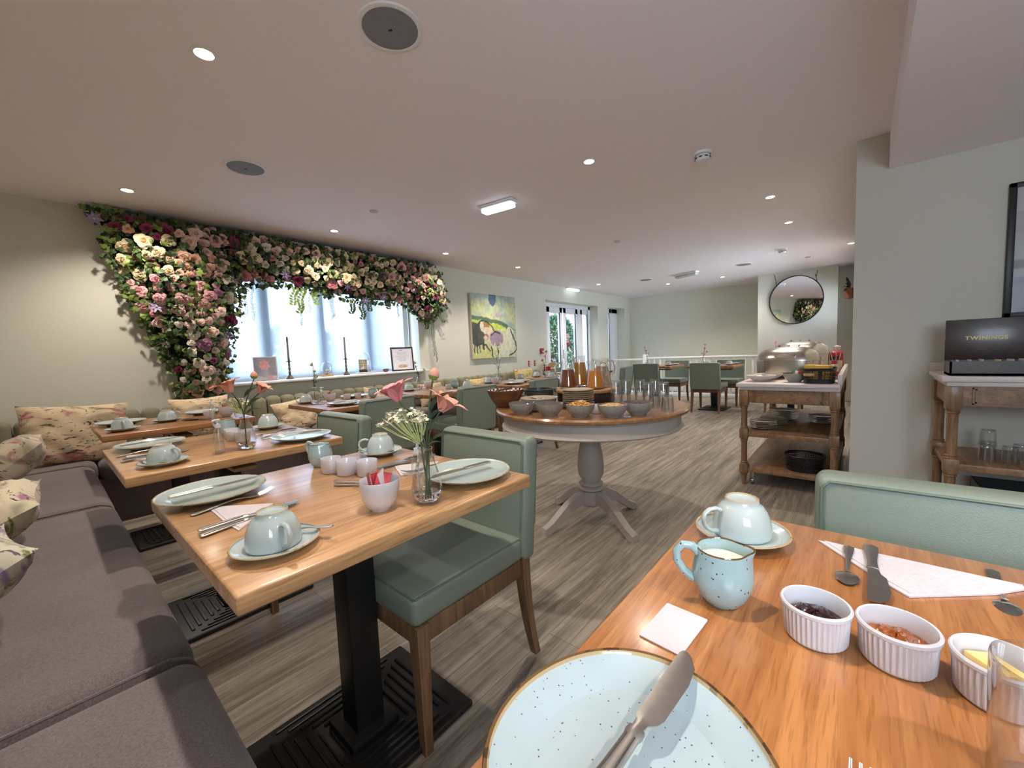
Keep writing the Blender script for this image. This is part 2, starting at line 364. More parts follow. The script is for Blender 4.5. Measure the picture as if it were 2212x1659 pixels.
def place(kind, label, loc, rz=0, group=None):
    """first use moves the prototype itself, later uses copy it"""
    root, used = PROTO[kind]
    if not used:
        PROTO[kind] = (root, True); root.location = loc
        root.rotation_euler = (root.rotation_euler.x, root.rotation_euler.y, rz) if not isinstance(rz, tuple) else rz
        root['label'] = label
        if group: root['group'] = group
        return root
    return dup(root, label, loc, rz, group)
def struct(name, mb, mats, parent=None, **k):
    o = mb.build(name, mats, parent, **k)
    if parent is None: o['kind'] = 'structure'
    return o
def colgrid(name, W_, H_, nx, ny, fn, mat, parent=None, thick=.004):
    """a card lying in local XZ facing -Y, coloured per cell by fn(u,v)"""
    mb = MB(); mb.grid(lambda u, v: (u*W_-W_/2, 0, v*H_), nx, ny)
    o = mb.build(name, mat, parent, smooth=False); me = o.data
    at = me.color_attributes.new('Col', 'BYTE_COLOR', 'POINT')
    for i in range(nx+1):
        for j in range(ny+1): at.data[i*(ny+1)+j].color_srgb = (*[max(0, min(1, x/255)) for x in fn(i/nx, j/ny)], 1)
    return o
# ============================================================ THE SETTING
FL = nm('grey_oak_planks'); m, t, b = FL
br = N(t, 'ShaderNodeTexBrick'); br.offset = .37; br.inputs['Scale'].default_value = 1; br.inputs['Brick Width'].default_value = 1.22; br.inputs['Row Height'].default_value = .152
br.inputs['Mortar Size'].default_value = .0012; br.inputs['Mortar Smooth'].default_value = .1; br.inputs['Color1'].default_value = (.82, .82, .82, 1); br.inputs['Color2'].default_value = (1.12, 1.10, 1.08, 1); br.inputs['Mortar'].default_value = (.35, .33, .3, 1)
lk(t, coords(t), br.inputs['Vector'])
n = N(t, 'ShaderNodeTexNoise'); n.inputs['Scale'].default_value = 1; n.inputs['Detail'].default_value = 7; n.inputs['Roughness'].default_value = .7; n.inputs['Distortion'].default_value = .6; lk(t, coords(t, (1.6, 26, 1)), n.inputs['Vector'])
r = ramp(t, n.outputs[0], [(.3, rgb(98, 90, 81)), (.46, rgb(133, 124, 112)), (.56, rgb(156, 146, 132)), (.72, rgb(182, 172, 158))])
w = N(t, 'ShaderNodeTexNoise'); w.inputs['Scale'].default_value = 1; w.inputs['Distortion'].default_value = 2.6; w.inputs['Detail'].default_value = 1; lk(t, coords(t, (1.1, 7, 1)), w.inputs['Vector'])
wm = N(t, 'ShaderNodeMath', operation='PINGPONG'); wm.inputs[1].default_value = .035; lk(t, w.outputs[0], wm.inputs[0])
rw = ramp(t, wm.outputs[0], [(0.0, (1.12, 1.12, 1.1)), (.012, (.97, .97, .96)), (.035, (.9, .9, .9))])
mx = N(t, 'ShaderNodeMix', data_type='RGBA', blend_type='MULTIPLY'); mx.inputs[0].default_value = .8; lk(t, r.outputs[0], mx.inputs[6]); lk(t, rw.outputs[0], mx.inputs[7])
m2 = N(t, 'ShaderNodeMix', data_type='RGBA', blend_type='MULTIPLY'); m2.inputs[0].default_value = 1; lk(t, mx.outputs[2], m2.inputs[6]); lk(t, br.outputs[0], m2.inputs[7])
lk(t, m2.outputs[2], b.inputs['Base Color']); b.inputs['Roughness'].default_value = .48; bump(t, b, n.outputs[0], .15, .001); M['floor'] = m
LX, RY = -.56, -3.4      # near wall (behind the bench), rear wall
struct('floor', MB().box(LX-.15, RY-.15, -.12, FX+.2, WY+.3, 0), 'floor')
struct('ceiling', MB().box(LX-.15, RY-.15, CH, FX+.2, WY+.3, CH+.15), 'ceil')
def wall_y(name, y0, y1, x0, x1, holes, mat='wall'):    # wall slab along X with rectangular holes (x0,x1,z0,z1)
    mb = MB(); xs = x0
    for (a, c, z0, z1) in sorted(holes):
        mb.box(xs, y0, 0, a, y1, CH)
        if z0 > 0: mb.box(a, y0, 0, c, y1, z0)
        mb.box(a, y0, z1, c, y1, CH); xs = c
    mb.box(xs, y0, 0, x1, y1, CH); return struct(name, mb, mat, smooth=False)
wall_y('wall_left', WY, WY+.3, LX-.15, FX+.2, [(1.15, 3.38, .92, 2.08), (6.34, 8.35, 0, 2.07), (8.84, 9.74, 0, 2.08)])
wall_y('wall_rear', RY-.15, RY, LX-.15, PX+.1, [])
struct('wall_back', MB().box(FX, PY-.1, 0, FX+.2, WY, CH), 'wall')
struct('wall_chimney', MB().box(BX, .32, 0, FX, 1.51, CH), 'wall2')
struct('wall_alcove', MB().box(9.28, PY, 0, FX, .32, CH), 'wall2')
struct('wall_right', MB().box(PX, RY-.15, 0, PX+.14, PY-.14, CH).box(PX, PY-.14, 0, 6.2, PY, CH)  .box(6.2, PY-.14, 0, 8.8, PY, 1.3).box(6.2, PY-.14, 2.0, 8.8, PY, CH).box(8.8, PY-.14, 0, FX, PY, CH), 'wall2', smooth=False)  # opening cut for the added window that brightens the far room
mb = MB()
mb.box(LX-.15, RY, 0, LX, -1.4, CH); mb.box(LX-.15, -1.4, 0, LX, -.3, 1.0); mb.box(LX-.15, -1.4, 1.9, LX, -.3, CH); mb.box(LX-.15, -.3, 0, LX, WY, CH)
struct('wall_near', mb, 'wall', smooth=False)
struct('trim_1', MB().box(LX, RY, 2.145, PX, -.11, CH), 'ceil', smooth=False)      # lowered soffit along the right
def skirt(name, x0, y0, x1, y1, dx, dy):
    mb = MB(); mb.box(min(x0, x1+dx*.018), min(y0, y1+dy*.018), 0, max(x0, x1, x0+dx*.018), max(y0, y1, y0+dy*.018), .10, .002)
    mb.box(min(x0, x1+dx*.012), min(y0, y1+dy*.012), .10, max(x0, x1, x0+dx*.012), max(y0, y1, y0+dy*.012), .13, .004); return struct(name, mb, 'white')
struct('baseboard_right', MB().box(PX-.02, RY, 0, PX, PY+.02, .10, .003).box(PX-.013, RY, .10, PX, PY+.013, .14, .005).box(PX, PY, 0, 9.28, PY+.02, .10, .003).box(PX, PY, .10, 9.28, PY+.013, .14, .005), 'white')
struct('baseboard_back', MB().box(BX-.02, .32, 0, BX, 1.53, .12, .004).box(FX-.02, 1.51, 0, FX, WY, .12, .004), 'white')
struct('baseboard_left', MB().box(3.4, WY-.018, 0, 6.34, WY, .12, .004).box(8.35, WY-.018, 0, 8.84, WY, .12, .004).box(9.74, WY-.018, 0, FX, WY, .12, .004), 'white')
# ---- window_1 : the wide window behind the flowers
def frame_bars(mb, bars, y0, y1, r=.006):
    for (x0, z0, x1, z1) in bars: mb.box(x0, y0, z0, x1, y1, z1, r)
    return mb
w1 = thing('window_1', None, None, (0, 0, 0)); w1['kind'] = 'structure'
frame_bars(MB(), [(1.15, .92, 1.22, 2.08), (3.28, .92, 3.38, 2.08), (1.15, .92, 3.38, .99), (1.15, 2.0, 3.38, 2.08), (1.50, .95, 1.63, 2.05), (2.10, .95, 2.21, 2.05), (2.68, .95, 2.79, 2.05)], 4.76, 4.83).build('window_frame', 'upvc', w1)
MB().box(1.2, 4.79, .97, 3.3, 4.796, 2.02).build('glass_pane', 'pane', w1, smooth=False)
MB().box(1.565, 4.74, 1.36, 1.585, 4.76, 1.50, .006).box(1.57, 4.725, 1.44, 1.58, 4.745, 1.50, .004).build('window_handle', 'white', w1)
MB().box(1.04, 4.44, .90, 3.45, 4.76, .925, .008).build('window_sill', 'white', w1)
MB().box(1.06, WY-.006, .80, 3.42, WY+.0, .90).build('sill_apron', 'wall', w1, smooth=False)
sh, t, b = nm('sheer_white_voile'); t.nodes.remove(b)
tr = N(t, 'ShaderNodeBsdfTransparent'); tl = N(t, 'ShaderNodeBsdfTranslucent'); tl.inputs[0].default_value = (.54, .58, .64, 1); tr.inputs[0].default_value = (.56, .60, .66, 1)
mx = N(t, 'ShaderNodeMixShader'); mx.inputs[0].default_value = .42; lk(t, tr.outputs[0], mx.inputs[1]); lk(t, tl.outputs[0], mx.inputs[2]); lk(t, mx.outputs[0], t.nodes['Material Output'].inputs[0]); M['voile'] = sh
bl = thing('sheer_blind', 'thin pale blue see-through roller blind lowered over the wide window', 'blind', (0, 0, 0))
MB().box(1.17, 4.715, .955, 3.26, 4.717, 2.03).build('blind_cloth', 'voile', bl, smooth=False)
MB().tube([(1.17, 4.715, 2.045), (3.30, 4.715, 2.045)], .017, 12).build('blind_roller', 'white', bl)
MB().tube([(3.315, 4.70, 2.03), (3.322, 4.69, 1.5), (3.315, 4.70, 1.0)], .004, 6).build('pull_chain', 'upvc', bl)
# ---- door_1 : french doors with side light ; window_2 : tall narrow window
d1 = thing('door_1', None, None); d1['kind'] = 'structure'
frame_bars(MB(), [(6.34, 0, 6.44, 2.07), (8.26, 0, 8.35, 2.07), (6.34, 1.99, 8.35, 2.07), (6.34, 0, 8.35, .06), (7.83, 0, 7.92, 2.0)], 4.75, 4.84).build('door_frame', 'upvc', d1)
for (a, c) in ((6.66, 7.22), (7.26, 7.83), (7.92, 8.28)):
    lf = frame_bars(MB(), [(a, .05, a+.10, 1.99), (c-.10 if c < 8 else c-.04, .05, c, 1.99), (a, 1.88, c, 1.99), (a, .05, c, .17)], 4.765, 4.825).build('door_leaf' if c < 8 else 'side_light', 'upvc', d1)
    x1 = c-.10 if c < 8 else c-.04
    MB().box(a+.09, 4.79, .16, x1+.01, 4.796, 1.89).build('glass_pane', 'paned', lf, smooth=False)
    MB().box(x1-.018, 4.757, .17, x1, 4.77, 1.88).build('glazing_seal', 'gasket', lf, smooth=False)
frame_bars(MB(), [(6.44, .05, 6.66, 1.99)], 4.77, 4.82).build('side_panel', 'upvc', d1)
MB().box(6.98, 4.735, 2.015, 7.40, 4.752, 2.035, .004).build('trickle_vent', 'white', d1)
MB().box(7.20, 4.735, .93, 7.235, 4.765, 1.12, .006).tube([(7.217, 4.74, 1.04), (7.217, 4.70, 1.04), (7.33, 4.695, 1.04)], .009, 8).build('door_handle', 'white', d1)
w2 = thing('window_2', None, None); w2['kind'] = 'structure'
frame_bars(MB(), [(8.84, 0, 8.96, 2.08), (9.30, 0, 9.42, 2.08), (8.84, 1.97, 9.74, 2.08), (8.84, 0, 9.74, .15), (9.42, 0, 9.74, 2.08)], 4.76, 4.83).build('window_frame', 'upvc', w2)
MB().box(8.95, 4.79, .14, 9.31, 4.796, 1.98).build('glass_pane', 'paned', w2, smooth=False)
MB().box(9.282, 4.752, .15, 9.30, 4.765, 1.97).build('glazing_seal', 'gasket', w2, smooth=False)
# ---- window behind the camera lights the tables; unseen one added to brighten far room
for nme, bars, gl, ax in (('window_3', None, None, 'x'), ('added_fill_window', None, None, 'y')):
    w = thing(nme, None, None); w['kind'] = 'structure'; mb = MB()
    if ax == 'x':
        for (y0, z0, y1, z1) in ((-1.4, 1.0, -1.34, 1.9), (-.36, 1.0, -.3, 1.9), (-1.4, 1.0, -.3, 1.06), (-1.4, 1.84, -.3, 1.9), (-.88, 1.0, -.82, 1.9)): mb.box(LX-.12, y0, z0, LX-.05, y1, z1, .005)
        MB().box(LX-.085, -1.37, 1.03, LX-.08, -.33, 1.87).build('glass_pane', 'pane', w, smooth=False)
    else:
        for (x0, z0, x1, z1) in ((6.2, 1.3, 6.26, 2.0), (8.74, 1.3, 8.8, 2.0), (6.2, 1.3, 8.8, 1.36), (6.2, 1.94, 8.8, 2.0), (7.45, 1.3, 7.53, 2.0)): mb.box(x0, PY-.12, z0, x1, PY-.06, z1, .005)
        MB().box(6.23, PY-.095, 1.33, 8.77, PY-.09, 1.97).build('glass_pane', 'pane', w, smooth=False)
    mb.build('window_frame', 'upvc', w)
# ---- white balustrade across the stairwell
tr_ = thing('trim_2', None, None); tr_['kind'] = 'structure'
MB().box(BX-.09, 1.50, .82, BX-.02, 3.72, .865, .012).build('handrail', 'white', tr_)
MB().box(BX-.085, 1.51, 0, BX-.03, 3.72, .09, .006).build('base_rail', 'white', tr_)
for k in range(17):
    y = 1.56+k*.128; MB().box(BX-.072, y, .085, BX-.04, y+.034, .825, .003).build('baluster', 'white', tr_)
MB().box(BX-.10, 3.66, 0, BX-.01, 3.76, .93, .008).build('newel_post', 'white', tr_)
MB().box(BX-.085, 3.76, .0, BX-.03, WY, .09, .006).box(BX-.075, 3.76, .80, BX-.03, WY, .84, .006).build('return_rail', 'white', tr_)
# ---- outside
bo, t, b = nm('garden_brick'); q = N(t, 'ShaderNodeTexBrick'); q.inputs['Scale'].default_value = 1; q.inputs['Brick Width'].default_value = .23; q.inputs['Row Height'].default_value = .075; q.inputs['Mortar Size'].default_value = .008
q.inputs['Color1'].default_value = (*rgb(120, 84, 78), 1); q.inputs['Color2'].default_value = (*rgb(140, 108, 102), 1); q.inputs['Mortar'].default_value = (*rgb(150, 142, 138), 1); lk(t, coords(t, (1, 1, 1), (radians(90), 0, 0)), q.inputs['Vector']); lk(t, q.outputs[0], b.inputs['Base Color']); b.inputs['Roughness'].default_value = .9; M['brickout'] = bo
M['paving'] = plain('grey_paving', rgb(170, 168, 160), .9, var=.12, scale=5)
M['render'] = plain('pale_render', rgb(206, 208, 214), .8, var=.05, scale=4)
struct('ground_outside', MB().box(-3, WY+.3, -.25, 18, 16, -.1), 'paving', smooth=False)
hb = thing('neighbouring_building', 'pale rendered building with sloping roof seen through the wide window', 'building', (0, 0, -.1))
MB().box(-.5, 9.0, 0, 5.4, 12, 3.2).build('wall', 'render', hb, smooth=False)
MB().add([(-.9, 8.7, 3.1), (5.8, 8.7, 3.1), (5.8, 10.5, 4.6), (-.9, 10.5, 4.6), (-.9, 8.7, 3.0), (5.8, 8.7, 3.0), (5.8, 10.5, 4.5), (-.9, 10.5, 4.5)], [(0, 1, 2, 3), (7, 6, 5, 4), (0, 4, 5, 1), (1, 5, 6, 2), (2, 6, 7, 3), (3, 7, 4, 0)]).build('roof', 'brickout', hb, smooth=False)
MB().box(1.9, 8.93, 1.0, 2.9, 9.0, 2.2).build('window', 'upvc', hb, smooth=False)
MB().box(3.7, 8.93, .1, 4.5, 9.0, 2.1).build('door', 'upvc', hb, smooth=False)
tag(MB().box(5.6, 9.4, -.1, 16, 9.65, 3.6).build('brick_wall', 'brickout', smooth=False), 'tall red brick garden wall seen through the french doors', 'wall')
def bush(name, label, c, rx, ry, rz_, n, mats=('shrub', 'shrubl'), leaf=.07, grp='garden shrubs outside the glass'):
    rng = random.Random(hash(label) % 999 if 0 else len(label)*7+int(c[0]*10)); mb = MB()
    for i in range(n):
        u = rng.uniform(-1, 1); a = rng.uniform(0, 2*pi); rr = math.sqrt(1-u*u)*rng.uniform(.75, 1.0)
        p = Vector((c[0]+rx*rr*cos(a), c[1]+ry*rr*sin(a), max(0, c[2]+rz_*u)))
        mb.T = Matrix.Translation(p) @ Matrix.Rotation(rng.uniform(0, 6.3), 4, 'Z') @ Matrix.Rotation(rng.uniform(-1.2, 1.2), 4, 'X')
        l = leaf*rng.uniform(.7, 1.4); mb.add([(-l*.4, 0, 0), (0, -l*.15, l*.1), (l*.4, 0, 0), (0, 0, l)], [(0, 1, 3), (1, 2, 3)], rng.choice((0, 0, 1)))
    mb.T = None; mb.tube([(c[0], c[1], -.1), (c[0]+.05, c[1], c[2]*.5), (c[0], c[1], c[2])], [.06, .05, .03], 7, mi=0)
    o = mb.build(name, mats, smooth=False); return tag(o, label, 'tree' if 'tree' in name else 'shrub', grp)
bush('garden_shrub', 'leafy green shrub outside the left glass of the french doors', (6.6, 6.0, .7), .8, .6, .85, 2600, leaf=.11)
bush('garden_shrub', 'leafy green shrub outside the middle of the french doors', (8.8, 7.1, .6), .95, .5, .95, 3000, leaf=.11)
bush('garden_shrub', 'tall narrow shrub outside the right glass of the french doors', (11.2, 7.6, .9), .95, .6, 1.3, 2600, leaf=.12)
bush('garden_shrub', 'pale leafy shrub behind the middle of the wide window', (3.0, 7.6, .8), 1.1, .5, .9, 2600, ('shrubl', 'shrub'), leaf=.11)
bush('garden_shrub', 'pale climbing shrub behind the right part of the wide window', (5.3, 8.1, 1.3), .8, .45, 1.4, 3000, ('shrubl', 'shrub'), leaf=.11)
bush('garden_tree', 'light green tree rising behind the brick wall outside the doors', (8.6, 8.6, 2.2), 1.3, .5, 1.2, 3200, ('shrubl', 'shrub'), leaf=.13)
# ============================================================ CEILING FITTINGS
def lathe_obj(name, prof, mats, parent, seg=32, mi=0, loc=None): return MB().lathe(prof, seg, mi=mi).build(name, mats, parent, loc)
dl = thing('downlight', 'x', 'ceiling light'); MB().lathe([(.045, 0), (.045, -.004), (.034, -.006), (.032, .0)], 28, close='open').build('trim_ring', 'white', dl)
MB().lathe([(.0, -.003), (.031, -.002)], 24, close='open').build('bulb', 'lamp', dl)
sp = bpy.data.lights.new('downlight_beam', 'SPOT'); sp.energy = SPOT_W; sp.color = WARM; sp.spot_size = radians(132); sp.spot_blend = .75; sp.shadow_soft_size = .028
so = bpy.data.objects.new('downlight_beam', sp); COL.objects.link(so); so.parent = dl; so.location = (0, 0, -.012)
PROTO['downlight'] = (dl, False)
G = 'recessed warm ceiling downlights'; k_ = .973
DL = [(.54, 2.03, 'above the nearest bench tables, biggest in the photo'), (.51, 3.945, 'next to the left end of the flower garland'), (1.985, 3.92, 'above the middle of the flower garland'), (3.39, 3.92, 'beside the right end of the flower garland'),
      (4.75, 3.89, 'in front of the abstract painting'), (2.51, 1.405, 'directly above the round buffet table'), (4.26, .625, 'nearer of the pair above the buffet trolley'), (5.31, .61, 'farther of the pair above the buffet trolley'),
      (7.14, .13, 'at the edge of the pillar above the far trolley end'), (7.27, 3.93, 'before the french doors'), (8.48, 3.01, 'far one above the railing, left'), (8.57, 2.02, 'far one above the railing, right')]
for x, y, w in DL: place('downlight', 'small round warm downlight '+w, (x, y, CH), 0, G)
for x, y, w in ((.56, .62, 'straight above the foreground table'), (.5, -.9, 'in the lowered soffit behind the photographer')): place('downlight', 'small round warm downlight '+w, (x, y, CH if y > -.11 else 2.145), 0, G)
cs = thing('ceiling_speaker', 'x', 'speaker')
MB().lathe([(.122, 0), (.120, -.006), (.110, -.009), (.103, -.006)], 48, close='open').build('trim_ring', 'white', cs)
MB().lathe([(.104, -.005), (.05, -.0075), (.0, -.008)], 48, close='open').build('grille', 'grille', cs)
MB().box(-.004, -.008, -.011, .004, .008, -.007, .002).build('badge', 'blk', cs)
PROTO['speaker'] = (cs, False)
for x, y, w in ((.983, 1.387, 'large in the upper middle of the ceiling'), (.972, 3.02, 'on the ceiling between two downlights near the garland'), (7.57, 3.10, 'on the far ceiling before the left railing table'), (7.53, 1.46, 'on the far ceiling left of the mirror')):
    place('speaker', 'round grey ceiling speaker '+w, (x, y, CH), .6, 'round ceiling speakers')
sd = thing('smoke_detector', 'x', 'smoke detector')
MB().lathe([(.055, 0), (.055, -.014), (.050, -.018)], 28, close='open').lathe([(.042, -.016), (.045, -.040), (.036, -.052), (0, -.054)], 28, close='open').build('housing', 'white', sd)
mb = MB()
for k in range(8): a = k*pi/4; mb.box(.0, 0, 0, .0, 0, 0) if 0 else mb.tube([(.046*cos(a-.2), .046*sin(a-.2), -.036), (.046*cos(a+.2), .046*sin(a+.2), -.036)], .004, 6)
mb.build('vent_slot', 'blk', sd); PROTO['smoke'] = (sd, False)
place('smoke', 'white smoke detector on the ceiling above the round buffet table', (2.955, .815, CH), 0, 'ceiling smoke detectors')
place('smoke', 'small white smoke detector on the far ceiling before the mirror', (6.77, .845, CH), 0, 'ceiling smoke detectors')
pr_ = MB().lathe([(.036, 0), (.036, -.008), (.030, -.012), (0, -.013)], 24, close='open').build('sensor_cap', 'chalk'); tag(pr_, 'x', 'sensor'); PROTO['cap'] = (pr_, False)
for x, y, w in ((1.974, 3.18, 'above the middle of the flower garland'), (4.57, 2.21, 'on the middle of the ceiling'), (7.74, .64, 'on the far ceiling right of the detector')): place('cap', 'small round flat ceiling cap '+w, (x, y, CH), 0, 'small ceiling caps')
def strip(label, a, b_, z=CH, lit=True, w=.05):
    v = Vector((b_[0]-a[0], b_[1]-a[1], 0)); L = v.length; o = thing('emergency_light', label, 'ceiling light', ((a[0]+b_[0])/2, (a[1]+b_[1])/2, z), math.atan2(v.y, v.x), 'emergency strip lights')
    MB().box(-L/2, -w, -.03, L/2, w, 0, .008).build('housing', 'white', o)
    MB().box(-L/2+.015, -w*.85, -.065, L/2-.015, w*.85, -.03, .012).build('diffuser', 'strip' if lit else 'strip2', o)
strip('lit white emergency strip light on the middle of the ceiling', (2.60, 2.50), (2.64, 2.17))
strip('unlit white emergency strip light on the far ceiling', (7.6, 2.56), (7.44, 2.14), lit=False)
strip('lit white emergency light above the french doors', (6.98, 4.47), (7.42, 4.47), lit=True, w=.035)
# ============================================================ ON THE WALLS
def lerp(a, b_, t_): return tuple(x*(1-t_)+y*t_ for x, y in zip(a, b_))
def hsh(*a):
    v = sin(sum(x*k for x, k in zip(a, (12.9898, 78.233, 37.719))))*43758.5453; return v-math.floor(v)
def vn(x, y):
    i, j = math.floor(x), math.floor(y); fx, fy = x-i, y-j; fx = fx*fx*(3-2*fx); fy = fy*fy*(3-2*fy)
    return (hsh(i, j)*(1-fx)+hsh(i+1, j)*fx)*(1-fy)+(hsh(i, j+1)*(1-fx)+hsh(i+1, j+1)*fx)*fy
def fbm(x, y): return .5*vn(x, y)+.3*vn(x*2.1, y*2.1)+.2*vn(x*4.3, y*4.3)
def seg_d(u, v, pts):
    d = 9
    for (a, b_), (c, e) in zip(pts, pts[1:]):
        L = (c-a)**2+(e-b_)**2; k = max(0, min(1, ((u-a)*(c-a)+(v-b_)*(e-b_))/L)); d = min(d, math.hypot(u-a-k*(c-a), v-b_-k*(e-b_)))
    return d
def paint(u, v):      # abstract field and flowers
    v = 1-v; n_ = fbm(u*6+3, v*9); n2 = fbm(u*14, v*5+9); n3 = fbm(u*30+7, v*22); u += .07*(fbm(u*5, v*5+4)-.5)+.02*(n3-.5); v += .07*(fbm(u*5+8, v*5)-.5)+.02*(n3-.5)
    c = paint_(u, v, n_, n2); w_ = (.5+.5*fbm(u*9+2, v*26)); g_ = (200, 204, 184)
    return tuple(x*(.86+.28*n3)*.88+g_[i]*.12*w_ for i, x in enumerate(c))
def paint_(u, v, n_, n2):
    c = lerp((134, 160, 164), (196, 206, 170), n_)
    if .12 < v < .42: c = lerp(c, (206, 204, 132), max(0, n2*1.6-.5))
    if math.hypot((u-.45)*1.2, v-.06) < .07+.05*n_: c = (74, 96, 132)
    if math.hypot(u-.56, (v-.33)*1.4) < .06: c = (176, 154, 176)
    hz = .40+.05*u+.16*u*u
    if v > hz-.06: c = lerp((60, 86, 78), (96, 124, 84), n_)
    if v > hz: c = lerp((176, 196, 58), (198, 214, 92), n_)
    if v > hz and u > .78: c = lerp((62, 92, 62), (150, 176, 96), n2)
    if v > .62+.25*abs(u-.4)*n_: c = lerp((214, 208, 178), (188, 198, 126), n2)
    if v > .86 and u < .5: c = lerp((196, 208, 96), (214, 214, 170), n2)
    if u > .55 and v > .55: c = lerp(c, (214, 216, 196), .5+.4*n2)
    if u < .26 and .45 < v < .80-.3*abs(u-.12)+(.12 if hsh(int(u*40)) > .5 else 0): c = lerp((42, 48, 52), (74, 82, 74), n2)
    if math.hypot((u-.27)*.9, (v-.52)) < .09 and v > .44: c = (158, 112, 62) if u > .25 else (218, 206, 178)
    if math.hypot(u-.34, v-.56) < .12 and v > .52: c = lerp((220, 206, 178), (206, 188, 160), n_)
    if math.hypot((u-.28), (v-.66)*1.2) < .065: c = (158, 84, 86)
    if math.hypot((u-.28), (v-.67)*1.2) < .045: c = (206, 186, 170)
    if math.hypot((u-.52)*1.0, (v-.69)*1.15) < .15: c = lerp((146, 122, 150), (176, 150, 162), n_)
    if math.hypot((u-.84), (v-.60)) < .09: c = (212, 214, 190)
    for pts, w, cc in ([[(.12, .47), (.26, .42), (.40, .48), (.52, .60)], .010, (46, 48, 44)], [[(.40, .63), (.52, .58), (.60, .62)], .012, (42, 46, 48)], [[(.86, .55), (.94, .70), (1, .86), (.92, .95), (.80, .995)], .014, (58, 62, 64)], [[(.08, .80), (.2, .78), (.30, .80), (.36, .88)], .010, (40, 44, 46)], [[(.02, .6), (.10, .78)], .02, (44, 48, 50)], [[(.4, .82), (.41, 1)], .012, (42, 62, 46)], [[(.54, .80), (.53, 1)], .010, (46, 70, 52)], [[(.60, .78), (.62, .98)], .010, (206, 212, 190)], [[(.47, .78), (.47, .98)], .014, (212, 214, 196)], [[(.64, .95), (.72, .88), (.80, .94)], .02, (206, 214, 190)]):
        if seg_d(u, v, pts) < w*(.7+.8*n2): c = cc
    return c
pc = thing('canvas_painting', 'large unframed abstract canvas of green fields and mauve blossoms on the window wall', 'painting', (4.86, WY-.005, 1.03), radians(0))
colgrid('painted_face', 1.04, 1.01, 88, 96, paint, 'canvas', pc).location = (0, -.042, 0)
MB().box(-.52, -.041, 0, .52, 0, 1.01, .003).build('canvas_edge', 'edge', pc)
cp = thing('fire_alarm_call_point', 'small red square fire alarm call point on the wall beside the french doors', 'alarm', (6.15, WY, 1.06))
MB().box(-.045, -.035, 0, .045, 0, .10, .008).build('housing', 'red', cp); MB().box(-.012, -.038, .02, .034, -.034, .055, .002).build('push_plate', 'paper', cp)
for x, w, f_ in ((5.79, 'left', 0), (5.96, 'right', 1)):
    sg = thing('fire_action_sign', 'small %s one of two red and green safety signs low on the window wall' % w, 'sign', (x, WY, .84), 0, 'fire safety signs')
    MB().box(-.05, -.003, 0, .0, 0, .10).build('red_half', 'red', sg, smooth=False); MB().box(.0, -.003, 0, .045, 0, .10).build('green_half', 'signw', sg, smooth=False)
    mb = MB().box(-.035, -.005, .05, -.012, -.003, .08).box(-.035, -.005, .015, -.012, -.003, .035); mb.build('pictogram', 'paper', sg, smooth=False)
ns = thing('no_smoking_sign', 'round red no smoking sticker with red panel on the middle door glass', 'sign', (7.42, 4.787, 1.17))
mb = MB()
for k in range(28):
    a, c = 2*pi*k/28, 2*pi*(k+1)/28; mb.add([(.055*cos(a), -.002, .19+.075*sin(a)), (.055*cos(c), -.002, .19+.075*sin(c)), (.042*cos(c), -.002, .19+.060*sin(c)), (.042*cos(a), -.002, .19+.060*sin(a))], [(0, 1, 2, 3)])
mb.add([(-.038, -.003, .235), (-.028, -.003, .245), (.038, -.003, .145), (.028, -.003, .135)], [(0, 1, 2, 3)]).build('red_ring', 'red', ns, smooth=False)
MB().box(-.03, -.0018, .18, .025, -.001, .195).build('cigarette', 'blk', ns, smooth=False)
MB().box(-.06, -.0015, .10, .06, 0, .28).build('backing', 'paper', ns, smooth=False)
MB().box(-.055, -.003, .02, .055, 0, .09).build('red_panel', 'red', ns, smooth=False)
mm = thing('round_mirror', 'large round wall mirror in thin black frame hung on the chimney breast', 'mirror', (BX-.125, .91, 1.83), radians(-14.5))
mb = MB(); mb.T = Matrix.Rotation(radians(-90), 4, 'Y')
mb.lathe([(.0, 0), (.415, 0), (.417, -.01)], 64, close='open'); mb.build('glass', 'mirror', mm)
mb = MB(); mb.T = Matrix.Rotation(radians(-90), 4, 'Y'); mb.lathe([(.414, -.012), (.414, .012), (.428, .012), (.428, -.012)], 64, close='open'); mb.build('frame', 'black', mm)
MB().tube([(-.01, .30, .30), (-.01, .32, .42), (-.01, .34, .50)], .005, 6).build('hanging_strap', 'blk', mm)
MB().tube([(-.01, -.33, .28), (-.01, -.30, .40), (-.01, -.32, .36), (-.01, -.33, .46)], .005, 6).build('hanging_strap', 'blk', mm)
def photo(u, v):
    c = lerp((150, 146, 148), (196, 192, 194), fbm(u*5, v*4+2))
    if v > .80: c = (186, 180, 180)
    if .35 < v < .42: c = (120, 116, 118)
    if math.hypot((u-.16)*2, v-.42) < .08: c = (70, 52, 34)
    if v < .3: c = lerp((150, 154, 168), (120, 122, 132), fbm(u*9, v*12))
    return c
pf = thing('wall_photograph', 'black framed photograph hung on the right wall above the tea chest', 'picture', (PX-.002, -.92, 1.19), radians(-90))
colgrid('photograph', .60, .68, 60, 60, photo, 'print', pf).location = (0, -.012, .02)
mb = MB()
for (x0, z0, x1, z1) in ((-.325, 0, -.297, .72), (.297, 0, .325, .72), (-.325, 0, .325, .026), (-.325, .694, .325, .72)): mb.box(x0, -.024, z0, x1, 0, z1, .003)
mb.build('frame', 'black', pf)
